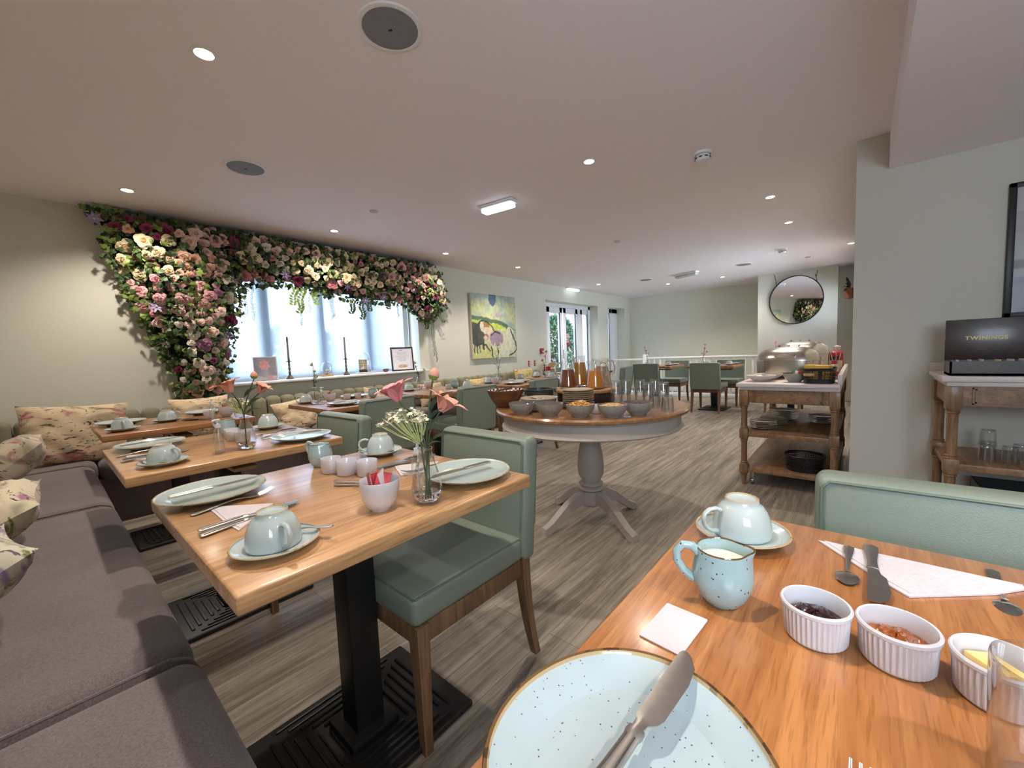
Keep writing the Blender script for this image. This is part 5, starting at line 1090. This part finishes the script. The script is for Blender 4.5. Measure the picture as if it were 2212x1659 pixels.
# lilac clematis flowers
def star(mb, n, L, w_, cup, mi=0):
    for k in range(n):
        a = 2*pi*k/n; c_, s_ = cos(a), sin(a)
        P = [(0, 0, 0), (L*.45, -w_, cup*.5), (L*.5, 0, cup*.35), (L*.45, w_, cup*.5), (L, 0, cup)]
        mb.add([(p[0]*c_-p[1]*s_, p[0]*s_+p[1]*c_, p[2]) for p in P], [(0, 1, 2), (0, 2, 3), (1, 4, 2), (2, 4, 3)], mi)
cm = MB(); star(cm, 7, .058, .011, .012); cm.lathe([(0, .014), (.008, .008), (.006, 0)], 8, mi=1); cl0 = cm.build('clematis_flower', ['lilac', 'limep'], gar, smooth=False)
first = True
for x, z, y in ((.36, 2.24, .16), (1.02, 2.06, .22), (1.62, 2.07, .22), (1.66, 1.97, .22), (1.52, 2.12, .2), (.66, 1.60, .2), (1.21, 1.86, .2), (1.14, 1.36, .16), (2.05, 2.1, .22), (2.30, 1.92, .2), (2.52, 1.78, .18), (2.86, 1.98, .2), (3.56, 2.18, .16), (3.62, 1.86, .16), (1.93, 2.12, .22), (2.75, 1.83, .2), (3.2, 1.95, .2)):
    o = cl0 if first else cl0.copy()
    if not first: COL.objects.link(o); o.parent = gar
    first = False; o.matrix_local = Matrix.Translation((x, y0-y, z)) @ Matrix.Rotation(rg.uniform(-.5, .3), 4, 'Z') @ Matrix.Rotation(radians(90)+rg.uniform(-.3, .5), 4, 'X') @ Matrix.Rotation(rg.uniform(0, 6), 4, 'Z')
# trailing strings of leaves
def trail(x0, z0, x1, z1, y, mat='green', lf=.009, step=.012, big=False):
    mb = MB(); L = math.hypot(x1-x0, z1-z0); n = max(2, int(L/step)); pts_ = []
    for i in range(n+1):
        u = i/n; pts_.append((x0+(x1-x0)*u+.006*sin(u*9), y+.008*sin(u*5), z0+(z1-z0)*u))
    mb.tube(pts_, .0012, 4)
    for i, p in enumerate(pts_):
        for s_ in (-1, 1):
            l = lf*(1.6 if big else 1); ang = s_*(.9 if big else 1.25)
            mb.T = Matrix.Translation(p) @ Matrix.Rotation(ang, 4, 'Y') @ Matrix.Rotation(.5*sin(i), 4, 'X'); mb.add([(0, 0, 0), (-l*.35, 0, l*.6), (0, -.001, l*1.3), (l*.35, 0, l*.6)], [(0, 3, 2, 1)])
    mb.T = None; mb.build('trailing_vine', mat, gar, smooth=False)
for a in ((1.34, 1.92, 1.32, 1.56), (1.395, 1.90, 1.375, 1.52), (1.93, 1.84, 1.91, 1.62), (2.15, 1.93, 2.15, 1.56), (2.18, 1.93, 2.17, 1.58), (3.02, 1.88, 2.99, 1.61), (3.52, 1.68, 3.53, 1.10), (3.545, 1.68, 3.57, 1.02), (1.86, 1.80, 1.81, 1.48)): trail(*a, 4.44, 'leafd', .013)
for a in ((1.86, 1.86, 1.80, 1.60), (1.78, 1.84, 1.74, 1.68), (1.95, 1.84, 1.99, 1.70), (2.46, 1.84, 2.36, 1.62), (2.52, 1.82, 2.50, 1.56), (2.62, 1.82, 2.60, 1.66), (2.85, 1.84, 2.86, 1.70), (3.48, 1.66, 3.40, 1.46), (3.62, 1.74, 3.70, 1.56)): trail(*a, 4.42, 'greenl' if a[0] < 2 else 'green', .026, .026, True)
# long stray sprigs at the left
for a in ((.50, 2.32, .40, 2.36), (.52, 2.06, .40, 2.10), (.60, 1.62, .50, 1.66), (.70, 1.36, .60, 1.33), (.50, 2.18, .42, 2.16), (.62, 1.86, .52, 1.90)): trail(a[0], a[1], a[2], min(a[3], 2.33), y0-.14, 'greenl', .026, .028, True)
# ============================================================ FLOWERS IN THE NEAR VASES
def bez(a, b_, c, n=8):
    a, b_, c = Vector(a), Vector(b_), Vector(c); return [a*(1-t_)**2+b_*2*t_*(1-t_)+c*t_*t_ for t_ in [i/n for i in range(n+1)]]
def lily(parent, p, dirv, s_, mat, opening=.75, n=6):
    q = Vector((0, 0, 1)).rotation_difference(Vector(dirv).normalized()).to_matrix().to_4x4(); mb = MB(); mb.T = Matrix.Translation(p) @ q
    for k in range(n):
        a0 = 2*pi*k/n+.2; out = (k % 2)*.15
        def f(u, v):
            w = (.40*sin(pi*min(1, u*.90+.10))**.8)*s_; r_ = s_*(.07+(opening+out)*(  .45*u+.7*u**2.0)); z_ = s_*(.95*sin(u*pi*.5)-.6*max(0, u-.65)**1.3*opening+.05*sin(k*2.3))
            x_, y_ = r_-.12*s_*(2*v-1)**2*u, (2*v-1)*w; return (x_*cos(a0)-y_*sin(a0), x_*sin(a0)+y_*cos(a0), z_+.02*s_*sin(9*v+k)*u)
        mb.grid(f, 7, 5)
    b_ = mb.build('bloom', mat, parent, ang=180)
    mb = MB(); mb.T = Matrix.Translation(p) @ q
    for k in range(5): a = k*1.257; mb.tube([(0, 0, .05*s_), (.12*s_*cos(a), .12*s_*sin(a), .5*s_)], .03*s_, 5)
    mb.build('stamens', 'limep', b_)
def bud(parent, p, dirv, s_, mat):
    q = Vector((0, 0, 1)).rotation_difference(Vector(dirv).normalized()).to_matrix().to_4x4(); mb = MB(); mb.T = Matrix.Translation(p) @ q
    mb.lathe([(0, 0), (s_*.35, s_*.12), (s_*.52, s_*.45), (s_*.46, s_*.85), (s_*.2, s_*1.2), (0, s_*1.28)], 12, mi=[1, 1, 0, 0, 0], rf=lambda a, i, z: 1+.06*cos(3*a+i)); mb.build('bud', [mat, 'greenl'], parent, ang=180)
def leaf(parent, a, b_, w_, mat='leafd', sag=.3, name='leaf'):
    a, b_ = Vector(a), Vector(b_); d = b_-a; side = d.cross(Vector((.3, .2, 1))).normalized(); up = side.cross(d).normalized(); mb = MB()
    def f(u, v): s_ = 2*v-1; w = w_*sin(pi*min(1, u*.96+.02))**.9*(1-.25*u); return a+d*u+side*s_*w+up*(sag*d.length*sin(pi*u)*.5-.25*w*abs(s_)*-1)
    mb.grid(f, 8, 4); mb.build(name, mat, parent, ang=180)
def umbel(parent, base, c, r_, n, seed=0, stem=True):
    rng = random.Random(seed); mb = MB(); base = Vector(base); c = Vector(c); up = (c-base).normalized()
    for k in range(n):
        a = rng.uniform(0, 2*pi); u = rng.random(); d = Vector((cos(a)*math.sqrt(u), sin(a)*math.sqrt(u), .55*(1-u))); e = c+d*r_
        if stem: mb.tube([base, base.lerp(e, .6)+Vector((0, 0, -.004)), e], .0011, 4, mi=1)
        for q in range(9):
            o = e+Vector((rng.uniform(-1, 1), rng.uniform(-1, 1), rng.uniform(-.3, 1)))*.011
            mb.T = Matrix.Translation(o) @ Matrix.Rotation(rng.uniform(-.6, .6), 4, 'X') @ Matrix.Rotation(rng.uniform(-.6, .6), 4, 'Y') @ Matrix.Rotation(rng.uniform(0, 6), 4, 'Z'); star(mb, 5, .0062, .0022, .001, 0); mb.T = None
    mb.build('umbel', ['whitep', 'limep'], parent, smooth=False)
fs = thing('artificial_lily_spray', 'pink lilies, closed bud and white umbel flower in the nearest table vase', 'flowers', (0, 0, 0), 0, 'flower sprays in the table vases')
V1 = Vector((.605, .815, TZ+.012)); VN = Vector((.605, .815, .885))
H1, H2, H3, H4 = (.576, .872, 1.005), (.634, .808, 1.052), (.640, .792, .975), (.590, .845, .925)
for h_, o_, nk in ((H1, (.008, .004, 0), (-.006, .006, 0)), (H2, (-.006, .003, 0), (.006, .002, 0)), (H3, (.004, -.006, 0), (.007, -.004, 0)), (H4, (-.004, -.004, 0), (-.002, -.004, 0))):
    n1 = VN+Vector(nk); MB().tube(bez(V1+Vector(o_), (V1+n1)/2, n1, 4)[:-1]+bez(n1, n1+Vector((0, 0, .05)), h_, 7), .0022, 6).build('stem', 'stem', fs)
lily(fs, H1, (-.3, .2, .9), .050, 'pinkp', .85); lily(fs, H3, (.35, -.35, .8), .046, 'peachp', .95); bud(fs, H2, (.25, -.1, 1), .026, 'peachp')
umbel(fs, (.600, .825, .895), (.578, .858, .948), .056, 34, 3)
for a, b_, w_ in (((.600, .835, .955), (.566, .880, .985), .018), ((.622, .815, .97), (.668, .772, 1.022), .018), ((.608, .82, .92), (.668, .768, .962), .019), ((.603, .822, .892), (.578, .855, .902), .018), ((.607, .812, .890), (.664, .762, .916), .019), ((.605, .818, .888), (.59, .86, .905), .014), ((.612, .812, .94), (.645, .775, .985), .012), ((.603, .815, .885), (.64, .79, .897), .014)): leaf(fs, a, b_, w_)
fs = thing('artificial_lily_spray', 'coral lilies, green bud and lime umbel flower in the second table vase', 'flowers', (0, 0, 0), 0, 'flower sprays in the table vases')
V1 = Vector((.545, 1.975, TZ+.012)); VN = Vector((.545, 1.975, .885)); H1, H2, H3 = (.519, 2.022, .995), (.587, 1.951, 1.045), (.598, 1.935, .985)
for h_ in (H1, H2, H3, (.532, 2.0, .93)): MB().tube([V1, (V1+VN)/2]+bez(VN, VN+Vector((0, 0, .05)), h_, 7), .0024, 6).build('stem', 'stem', fs)
lily(fs, H1, (-.3, .1, .8), .055, 'peachp', .85); lily(fs, H3, (.3, -.2, .7), .045, 'peachp', .8); bud(fs, H2, (.1, 0, 1), .027, 'peachp'); umbel(fs, (.54, 1.985, .90), (.525, 2.01, .935), .05, 16, 4)
for a, b_, w_ in (((.545, 1.98, .95), (.518, 2.04, .955), .016), ((.56, 1.96, .93), (.60, 1.92, .965), .015), ((.55, 1.97, .90), (.60, 1.91, .915), .014), ((.55, 1.97, .97), (.59, 1.93, 1.01), .012)): leaf(fs, a, b_, w_)
def spray(label, x, y, kind, h_=.19, seed=0, z0=TZ):
    rng = random.Random(seed); o = thing('artificial_flower_spray', label, 'flowers', (x, y, z0), 0, 'flower sprays in the table vases')
    mp = {'w': 'whitep', 'p': 'pinkp', 'm': 'plum'}[kind]; nk = Vector((0, 0, .13))
    for k in range(3):
        a = rng.uniform(0, 6.28); r_ = rng.uniform(.02, .055); hh = .13+h_*(.45+.3*k)*.8; tip = Vector((r_*cos(a+k*2.1), r_*sin(a+k*2.1), hh))
        MB().tube([(0, 0, .01), nk]+bez(nk, nk+Vector((0, 0, .03)), tip, 4)[1:], .0022, 5).build('stem', 'stem', o)
        if kind == 'w' and k == 1: bud(o, tip, (0, 0, 1), .020, 'whitep')
        else: lily(o, tip, (cos(a), sin(a), 1.2), .030, mp, .7, 5)
    if kind == 'm': umbel(o, nk, (.03, -.01, .19), .03, 8, seed)
    for k in range(4): a = rng.uniform(0, 6.28); zz = rng.uniform(.14, .2); leaf(o, (0, 0, zz), (.05*cos(a), .05*sin(a), zz+.015), .009)
spray('cream hellebore spray with a plum bud in the first window table vase', 1.47, 3.445, 'w', .22, 1); spray('small cream flower spray in the second window table vase', 2.655, 3.62, 'w', .18, 2)
spray('white freesia spray in the third window table vase', 3.65, 3.36, 'w', .24, 3); spray('dark pink alstroemeria spray in the fourth window table vase', 4.47, 3.26, 'p', .24, 4)
for T_, w, sd_ in ((T8, 'left railing table', 5), (T9, 'right railing table', 6), (T10, 'table under the mirror', 7)): spray('pink alstroemeria spray in the vase of the '+w, T_[0]-.02, T_[1]+.18, 'p', .24, sd_)
# ============================================================ WINDOW SILL
SZ = .9255
def flow(u, v):
    c = lerp((132, 130, 140), (172, 168, 176), fbm(u*4, v*4))
    if v < .18: c = (192, 184, 186)
    if .28 < u < .62 and .12 < v < .52 and abs(u-.45) < .14+.05*v: c = lerp((136, 136, 146), (176, 176, 184), u*1.5)
    if math.hypot(u-.45, (v-.66)*1.1) < .24*(.75+.5*fbm(u*12, v*12)): c = lerp((206, 128, 138), (232, 186, 186), fbm(u*18, v*18))
    if math.hypot(u-.68, (v-.12)*1.3) < .13: c = (214, 154, 158)
    return c
sc = thing('picture_card', 'white edged card with pink flower print leaning on the window sill', 'picture', (1.50, 4.60, SZ), D(-14))
MB().box(-.105, -.002, 0, .105, .002, .25, .001).build('card_backing', 'paper', sc).rotation_euler = (D(-12), 0, 0)
q = colgrid('printed_picture', .19, .235, 44, 54, flow, 'print', sc); q.location = (0, -.0035, .007); q.rotation_euler = (D(-12), 0, 0)
def candle(label, x):
    o = thing('candlestick', label, 'candlestick', (x, 4.60, SZ), 0, 'turned candlesticks on the window sill')
    MB().lathe([(.0, 0), (.036, 0), (.037, .010), (.028, .018), (.020, .034), (.012, .040), (.010, .060), (.015, .068), (.009, .078), (.009, .098), (.016, .106), (.010, .116), (.008, .140), (.013, .150), (.009, .160), (.009, .178), (.027, .186), (.028, .190), (.010, .190), (.012, .200), (.0, .200)], 24).build('candlestick_body', 'antiq', o)
    c = tag(MB().lathe([(0, 0), (.0105, 0), (.0095, .235), (.004, .248), (0, .249)], 20).build('taper_candle', 'candle', None, (x, 4.60, SZ+.2)), 'grey taper candle in the %s candlestick' % ('left' if x < 2 else 'right'), 'candle', 'grey taper candles')
candle('bronze candlestick on the sill beside the flower card', 1.725); candle('bronze candlestick on the sill between the two glass domes', 2.352)
def dome(label, x, r_, h_, base_mat, bz=.018):
    o = thing('glass_cloche', label, 'cloche', (x, 4.62, SZ)); MB().lathe([(0, 0), (r_*1.12, 0), (r_*1.15, bz*.5), (r_*1.1, bz), (0, bz)], 36).build('base', base_mat, o)
    MB().lathe([(r_, bz), (r_, bz+h_*.55), (r_*.92, bz+h_*.76), (r_*.66, bz+h_*.93), (r_*.3, bz+h_*.99), (.004, bz+h_)], 40, close='open').lathe([(0, bz+h_), (.008, bz+h_+.004), (.010, bz+h_+.013), (.006, bz+h_+.02), (0, bz+h_+.021)], 16).build('glass_dome', 'thin', o)
    return o
dome('small glass dome over a white coral on the sill', 2.13, .062, .15, 'disc')
rng = random.Random(4); mb = MB()
for k in range(26): a, u = rng.uniform(0, 6.28), rng.random(); mb.T = Matrix.Translation((2.13+.026*u*cos(a), 4.62+.026*u*sin(a), SZ+.05+.018*rng.uniform(-1, 1))); mb.lathe([(0, -.012), (.010, -.005), (.013, .003), (.008, .009), (.009, .003), (0, .0)], 8)
mb.T = None; mb.lathe([(0, 0), (.014, 0), (.009, .02), (.012, .03)], 12, (2.13, 4.62, SZ+.0185)); tag(mb.build('coral_ornament', 'chalk', ang=180), 'white coral shell ornament inside the small glass dome', 'ornament')
dome('tall glass dome over a printed card on the sill', 2.585, .086, .25, 'chalk')
def stamps(u, v):
    c = (206, 190, 160); i, j = int(u*4), int(v*5); a, b_ = u*4-i, v*5-j
    if .2 < a < .8 and .2 < b_ < .8: c = lerp((120, 92, 66), (186, 150, 110), hsh(i, j)) if math.hypot(a-.5, b_-.5) < .28+.1*hsh(j, i) else c
    return c
st = thing('printed_card', 'cream card with rows of small brown pictures inside the tall dome', 'card', (2.59, 4.645, SZ+.0185), D(-12)); MB().box(-.05, 0, 0, .05, .003, .155, .001).build('card_back', 'paper', st); colgrid('printed_face', .098, .15, 36, 50, stamps, 'print', st).location = (0, -.001, .002)
rng = random.Random(9); mb = MB()
for k in range(40): a, u = rng.uniform(0, 6.28), math.sqrt(rng.random()); mb.T = Matrix.Translation((2.565+.032*u*cos(a), 4.605+.022*u*sin(a), SZ+.055+.02*(1-u))); mb.lathe([(0, -.008), (.008, -.003), (.009, .004), (0, .009)], 7)
mb.T = None; c_ = thing('coral_ornament', 'round white coral on a dark block inside the tall dome', 'ornament', (0, 0, 0)); mb.build('coral', 'chalk', c_, ang=180); MB().box(2.525, 4.578, SZ+.0185, 2.61, 4.632, SZ+.05, .004).build('dark_block', 'drum', c_)
tag(MB().lathe([(0, 0), (.018, 0), (.034, .016), (.036, .034), (.028, .042), (.031, .03), (.02, .012), (0, .010)], 24, rf=lambda a, i, z: 1+.08*cos(2*a)).build('wooden_heart_dish', 'bowlw', None, (2.875, 4.60, SZ)), 'small brown wooden dish on the sill left of the black frame', 'dish')
fr_ = thing('framed_notice', 'black framed notice with an oval picture leaning at the right end of the sill', 'frame', (3.14, 4.60, SZ), D(-16))
mb = MB(); FRM = Matrix.Rotation(D(-8), 4, 'X'); mb.T = FRM
for (x0, z0, x1, z1) in ((-.15, 0, -.133, .315), (.133, 0, .15, .315), (-.15, 0, .15, .017), (-.15, .298, .15, .315)): mb.box(x0, -.012, z0, x1, .012, z1, .002)
mb.build('frame', 'teabox', fr_)
def notice(u, v):
    c = (228, 226, 236)
    if math.hypot((u-.5)/.24, (v-.16)/.085) < 1: c = lerp((176, 120, 84), (222, 206, 180), fbm(u*24, v*24))
    if .40 < v < .85 and int(v*44) % 2 == 0 and abs(u-.5) < .14+.2*hsh(int(v*44), 3): c = (186, 184, 196)
    if .88 < v < .93 and abs(u-.45) < .09: c = (150, 176, 190)
    return c
q = colgrid('notice_sheet', .266, .281, 60, 88, notice, 'print', fr_); q.matrix_local = FRM @ Matrix.Translation((0, -.004, .017))
# ============================================================ LEFT TROLLEY GOODS
TT = .8005
for k, (x, y, w) in enumerate(((3.73, .60, 'front'), (3.92, .575, 'rear'))):
    o = thing('serving_dish', 'shallow white serving dish on the buffet trolley, '+w+' one', 'dish', (x, y, TT), 0, 'white dishes on the buffet trolley'); MB().lathe([(0, .004), (.04, .002), (.045, 0), (.05, .004), (.085, .026), (.104, .046), (.102, .0475), (.08, .03), (.045, .010), (0, .009)], 40).build('dish_body', 'chalk', o)
    MB().lathe([(0, .022), (.07, .0215)], 24, close='open').build('contents', 'butter' if k else 'seed', o)
    place('spoon', 'long serving spoon across the %s white dish on the trolley' % w, (x-.135, y+.02, TT+.050), (0, D(2), D(-6)), GSp)
place('gbowl', 'grey bowl with red and white packets near the front edge of the buffet trolley', (3.70, .375, TT), 0, 'grey glazed bowls'); 
for k, (mt, w) in enumerate((('red', 'red'), ('paper', 'white'), ('sign', 'green'))):
    o = MB().box(-.026, -.004, 0, .026, .004, .05, .002).build('snack_packet', mt, None, (3.69+.018*k, .36+.014*k, TT+.034)); o.rotation_euler = (D(28-12*k), D(-30+28*k), .4); tag(o, '%s packet sticking out of the grey bowl on the trolley' % w, 'packet')
def basket(label, x0, y0, x1, y1, z, h_, oval=False):
    o = thing('plastic_basket', label, 'basket', ((x0+x1)/2, (y0+y1)/2, z), 0, 'black plastic baskets'); a, b_ = (x1-x0)/2, (y1-y0)/2; mb = MB(); n = 56
    def P(t_, zz, k=1.0):
        e = .45 if not oval else .85; c_, s_ = cos(t_), sin(t_); s = .88+.12*zz/h_; return (a*s*k*math.copysign(abs(c_)**e, c_), b_*s*k*math.copysign(abs(s_)**e, s_), zz)
    mb.lathe([(0, 0), (1, 0), (1, .004), (0, .004)], n); base = mb; base.v = [(P(math.atan2(v[1], v[0]), 0)[0]*math.hypot(v[0], v[1]), P(math.atan2(v[1], v[0]), 0)[1]*math.hypot(v[0], v[1]), v[2]) for v in base.v]
    base.build('bottom', 'blk', o)
    wb_ = MB()
    for (za, zb_, w) in ((0, .035, 0), (h_-.018, h_, 0)):
        for i in range(n):
            t0, t1_ = 2*pi*i/n, 2*pi*(i+1)/n; wb_.add([P(t0, za), P(t1_, za), P(t1_, zb_), P(t0, zb_), P(t0, za, .985), P(t1_, za, .985), P(t1_, zb_, .985), P(t0, zb_, .985)], [(0, 1, 2, 3), (7, 6, 5, 4), (3, 2, 6, 7), (0, 4, 5, 1)])
    rows = 5
    for i in range(n): t0, t1_ = 2*pi*i/n, 2*pi*(i+.38)/n; wb_.add([P(t0, .03), P(t1_, .03), P(t1_, h_-.01), P(t0, h_-.01)], [(0, 1, 2, 3)])
    for r_ in range(1, rows):
        zz = .035+(h_-.053)*r_/rows
        for i in range(n): t0, t1_ = 2*pi*i/n, 2*pi*(i+1)/n; wb_.add([P(t0, zz-.0025), P(t1_, zz-.0025), P(t1_, zz+.0025), P(t0, zz+.0025)], [(0, 1, 2, 3)])
    wb_.build('mesh_wall', 'blk', o, ang=30)
    mb = MB(); mb.tube([P(2*pi*i/n, h_) for i in range(n+1)], .005, 6, cap=False); mb.build('rim', 'blk', o); return o
bk_ = basket('black mesh basket at the front right corner of the trolley top', 3.545, .125, 3.80, .325, TT, .105)
MB().box(-.128, .02, .055, -.118, .085, .075, .004).build('cream_handle', 'disc', bk_)
basket('black oval basket on the bottom shelf of the buffet trolley', 3.56, .18, 3.80, .43, .1405, .115, True)
for k, (x, y, w) in enumerate(((3.66, .20, 'front'), (3.72, .27, 'rear'))): tag(MB().box(-.045, -.028, 0, .045, .028, .12, .003).build('snack_box', 'yellow', None, (x, y, TT+.006), rz=1.2), 'yellow card box standing in the mesh basket, %s one' % w, 'box', 'yellow boxes in the basket')
def chafer(label, x, y, L=.40, Wd=.46, h_=.12):
    o = thing('chafing_dish', label, 'chafing dish', (x, y, TT), 0, 'stainless chafing dishes')
    def rr(n, a, b_, k): t_ = 2*pi*k/n; c_, s_ = cos(t_), sin(t_); return (a*math.copysign(abs(c_)**.55, c_), b_*math.copysign(abs(s_)**.55, s_))
    n = 48
    def band(prof, name, mat, p_=o):
        mb = MB(); vs = []
        for (k_, z) in prof: vs += [(*[q*k_ for q in rr(n, L/2, Wd/2, k)], z) for k in range(n)]
        fs_ = [(i*n+k, i*n+(k+1) % n, (i+1)*n+(k+1) % n, (i+1)*n+k) for i in range(len(prof)-1) for k in range(n)]
        if prof[-1][0] < .2: fs_.append(tuple((len(prof)-1)*n+k for k in range(n)))
        mb.add(vs, fs_); return mb.build(name, mat, p_, ang=50)
    band([(.96, .03), (.97, h_+.02), (1.0, h_+.022), (1.0, h_+.028), (.93, h_+.028)], 'water_pan', 'brush')
    band([(.98, h_+.028), (.97, h_+.045), (.90, h_+.085), (.74, h_+.118), (.5, h_+.136), (.25, h_+.142), (.04, h_+.143)], 'domed_lid', 'brush')
    MB().tube([(-L*.47, -.07, h_+.07), (-L*.56, -.07, h_+.075), (-L*.56, .07, h_+.075), (-L*.47, .07, h_+.07)], .007, 8).build('lid_handle', 'steel', o)
    for sx in (-1, 1):
        for sy in (-1, 1): MB().lathe([(.016, 0), (.012, .01), (.010, .05)], 12, (sx*L*.38, sy*Wd*.38, 0)).build('foot', 'brush', o)
    for sy in (-1, 0, 1): MB().lathe([(0, .158), (.008, .155), (.010, .148), (.006, .140)], 12, (L*.1, sy*.07, h_)).build('lid_rivet', 'steel', o)
chafer('front stainless chafing dish with domed lid on the buffet trolley', 4.20, .475); chafer('rear stainless chafing dish, only its lid showing behind the front one', 4.70, .44, h_=.16)
sb_ = thing('sauce_bottle', 'clear sauce bottle with red cap behind the mesh basket', 'bottle', (4.02, .155, TT)); MB().lathe([(0, 0), (.024, 0), (.026, .004), (.026, .10), (.018, .115), (.015, .118)], 24).build('bottle_body', 'chalk', sb_); MB().lathe([(.019, .117), (.019, .142), (.017, .145), (0, .145)], 20).build('cap', 'red', sb_)
MB().lathe([(.0265, .02), (.0265, .06)], 24, close='open').build('bottle_label', 'redp', sb_)
tag(MB().box(-.06, -.04, 0, .06, .04, .10, .003).build('snack_box', 'yellow', None, (3.93, .24, TT)), 'yellow card box between the basket and the chafing dish', 'box')
uc = thing('utensil_pot', 'brown pot of utensils at the wall side of the buffet trolley', 'pot', (4.36, .16, TT)); MB().lathe([(0, 0), (.04, 0), (.043, .005), (.045, .13), (.042, .13), (.04, .01), (0, .01)], 24).build('pot_body', 'beigec', uc)
for k in range(4): a = k*1.6; MB().tube([(0, 0, .02), (.035*cos(a), .035*sin(a), .20)], .004, 6).build('utensil', 'steel', uc)
bp = thing('bread_bag', 'red and blue printed bread bag at the far end of the buffet trolley', 'bag', (4.86, .17, TT)); MB().box(-.06, -.05, 0, .06, .05, .20, .03, n=3).build('bag_body', 'red', bp); MB().box(-.062, -.03, .05, -.058, .03, .15, .001).build('blue_print', 'blk', bp); MB().lathe([(.02, .19), (.03, .24), (.0, .25)], 12).build('bag_neck', 'paper', bp)
for w, x, y, n_, r_ in (('front left', 3.735, .585, 5, .105), ('second', 3.97, .545, 4, .10), ('third, taller', 4.26, .50, 7, .11), ('right rear', 4.18, .23, 5, .09)):
    for k in range(n_): 
        o = place('side', 'grey-green plate in the %s stack on the trolley middle shelf, %s' % (w, ('lowest', 'second', 'third', 'fourth', 'fifth', 'sixth', 'seventh')[k]), (x+.003*sin(k*3), y+.003*cos(k*2), .4205+k*.0122), 0, 'plates on the trolley shelf')
# ============================================================ TEA CHEST AND GLASSES ON THE RIGHT TROLLEY
tb = thing('tea_chest', 'dark wooden tea chest with open lid lettered in gold, right side trolley', 'tea box', (3.00, -.345, .9005))
mb = MB(); mb.box(.02, -.42, 0, .20, 0, .012).box(.02, -.42, 0, .028, 0, .072).box(.192, -.42, 0, .20, 0, .072).box(.02, -.008, 0, .20, 0, .072).box(.02, -.42, 0, .20, -.412, .072); mb.build('chest_body', 'teabox', tb, smooth=False)
lid = MB().box(.20, -.42, .07, .215, 0, .285, .003).build('lid', 'teabox', tb)
for k in range(4): MB().box(.03, -.052-.10*k, .012, .19, -.05-.10*k, .064).build('divider', 'teabox', tb)
fc = bpy.data.curves.new('lettering', 'FONT'); fc.body = 'TWININGS'; fc.size = .0275; fc.align_x = 'CENTER'; fc.align_y = 'CENTER'; fc.extrude = .0006; fc.space_character = 1.12; fc.offset = .0005
fo = bpy.data.objects.new('lettering_source', fc); COL.objects.link(fo); bpy.context.view_layer.update()
me = bpy.data.meshes.new_from_object(fo.evaluated_get(bpy.context.evaluated_depsgraph_get())); me.materials.clear(); me.materials.append(M['gold']); bpy.data.objects.remove(fo)
lt = bpy.data.objects.new('gold_lettering', me); COL.objects.link(lt); lt.parent = lid; lt.matrix_local = Matrix.Translation((.1988, -.145, .185)) @ Matrix(((0, 0, -1, 0), (-1, 0, 0, 0), (0, 1, 0, 0), (0, 0, 0, 1)))
for k in range(8):
    o = tag(MB().box(-.03, -.0015, 0, .03, .0015, .066, .001).build('tea_envelope', 'paper' if k % 3 else 'signw', None, (3.06+.03*(k % 3), -.375-.045*k, .914), rz=.05*k), '%s tea envelope in the tea chest, %s' % ('white' if k % 3 else 'cream', ('nearest its left end', 'second from the left', 'third from the left', 'fourth from the left', 'fifth', 'sixth', 'seventh', 'farthest right')[k]), 'envelope', 'tea envelopes in the chest')
for k, (x, y, z, w) in enumerate(((3.13, -.50, 0, 'front left'), (3.14, -.58, 0, 'front middle'), (3.24, -.52, 0, 'rear left, lower'), (3.24, -.52, .062, 'rear left, upper'), (3.22, -.63, 0, 'rear right'), (3.13, -.67, 0, 'front right'))): place('tumbler', 'upturned tumbler on the side trolley shelf, '+w, (x, y, .4505+.0885+z), (pi, 0, k*.4), 'upturned tumblers on the side trolley')
sx_ = thing('storage_crate', 'dark crate of small packets under the side trolley shelf', 'crate', (3.25, -.85, .1205)); MB().box(-.16, -.42, 0, .16, .36, .02).box(-.16, -.42, 0, -.15, .36, .18).box(.15, -.42, 0, .16, .36, .18).box(-.16, .35, 0, .16, .36, .18).build('crate_body', 'blk', sx_, smooth=False)
# dried flower basket on the wall past the pillar
hb_ = thing('hanging_basket', 'terracotta wall basket with dark leaves just past the pillar edge', 'basket', (5.6, .10, 1.62)); MB().lathe([(0, -.10), (.04, -.09), (.05, 0), (.052, .01), (0, .0)], 20).build('basket_body', 'terra', hb_)
for k in range(9):
    a = 2.2+k*.5; r_ = .07+.03*(k % 3); leaf(hb_, (0, 0, .02), (r_*cos(a)-.05, abs(r_*sin(a)*.5)+.01, .02+.05*((k % 4)-1)), .014, 'moss');
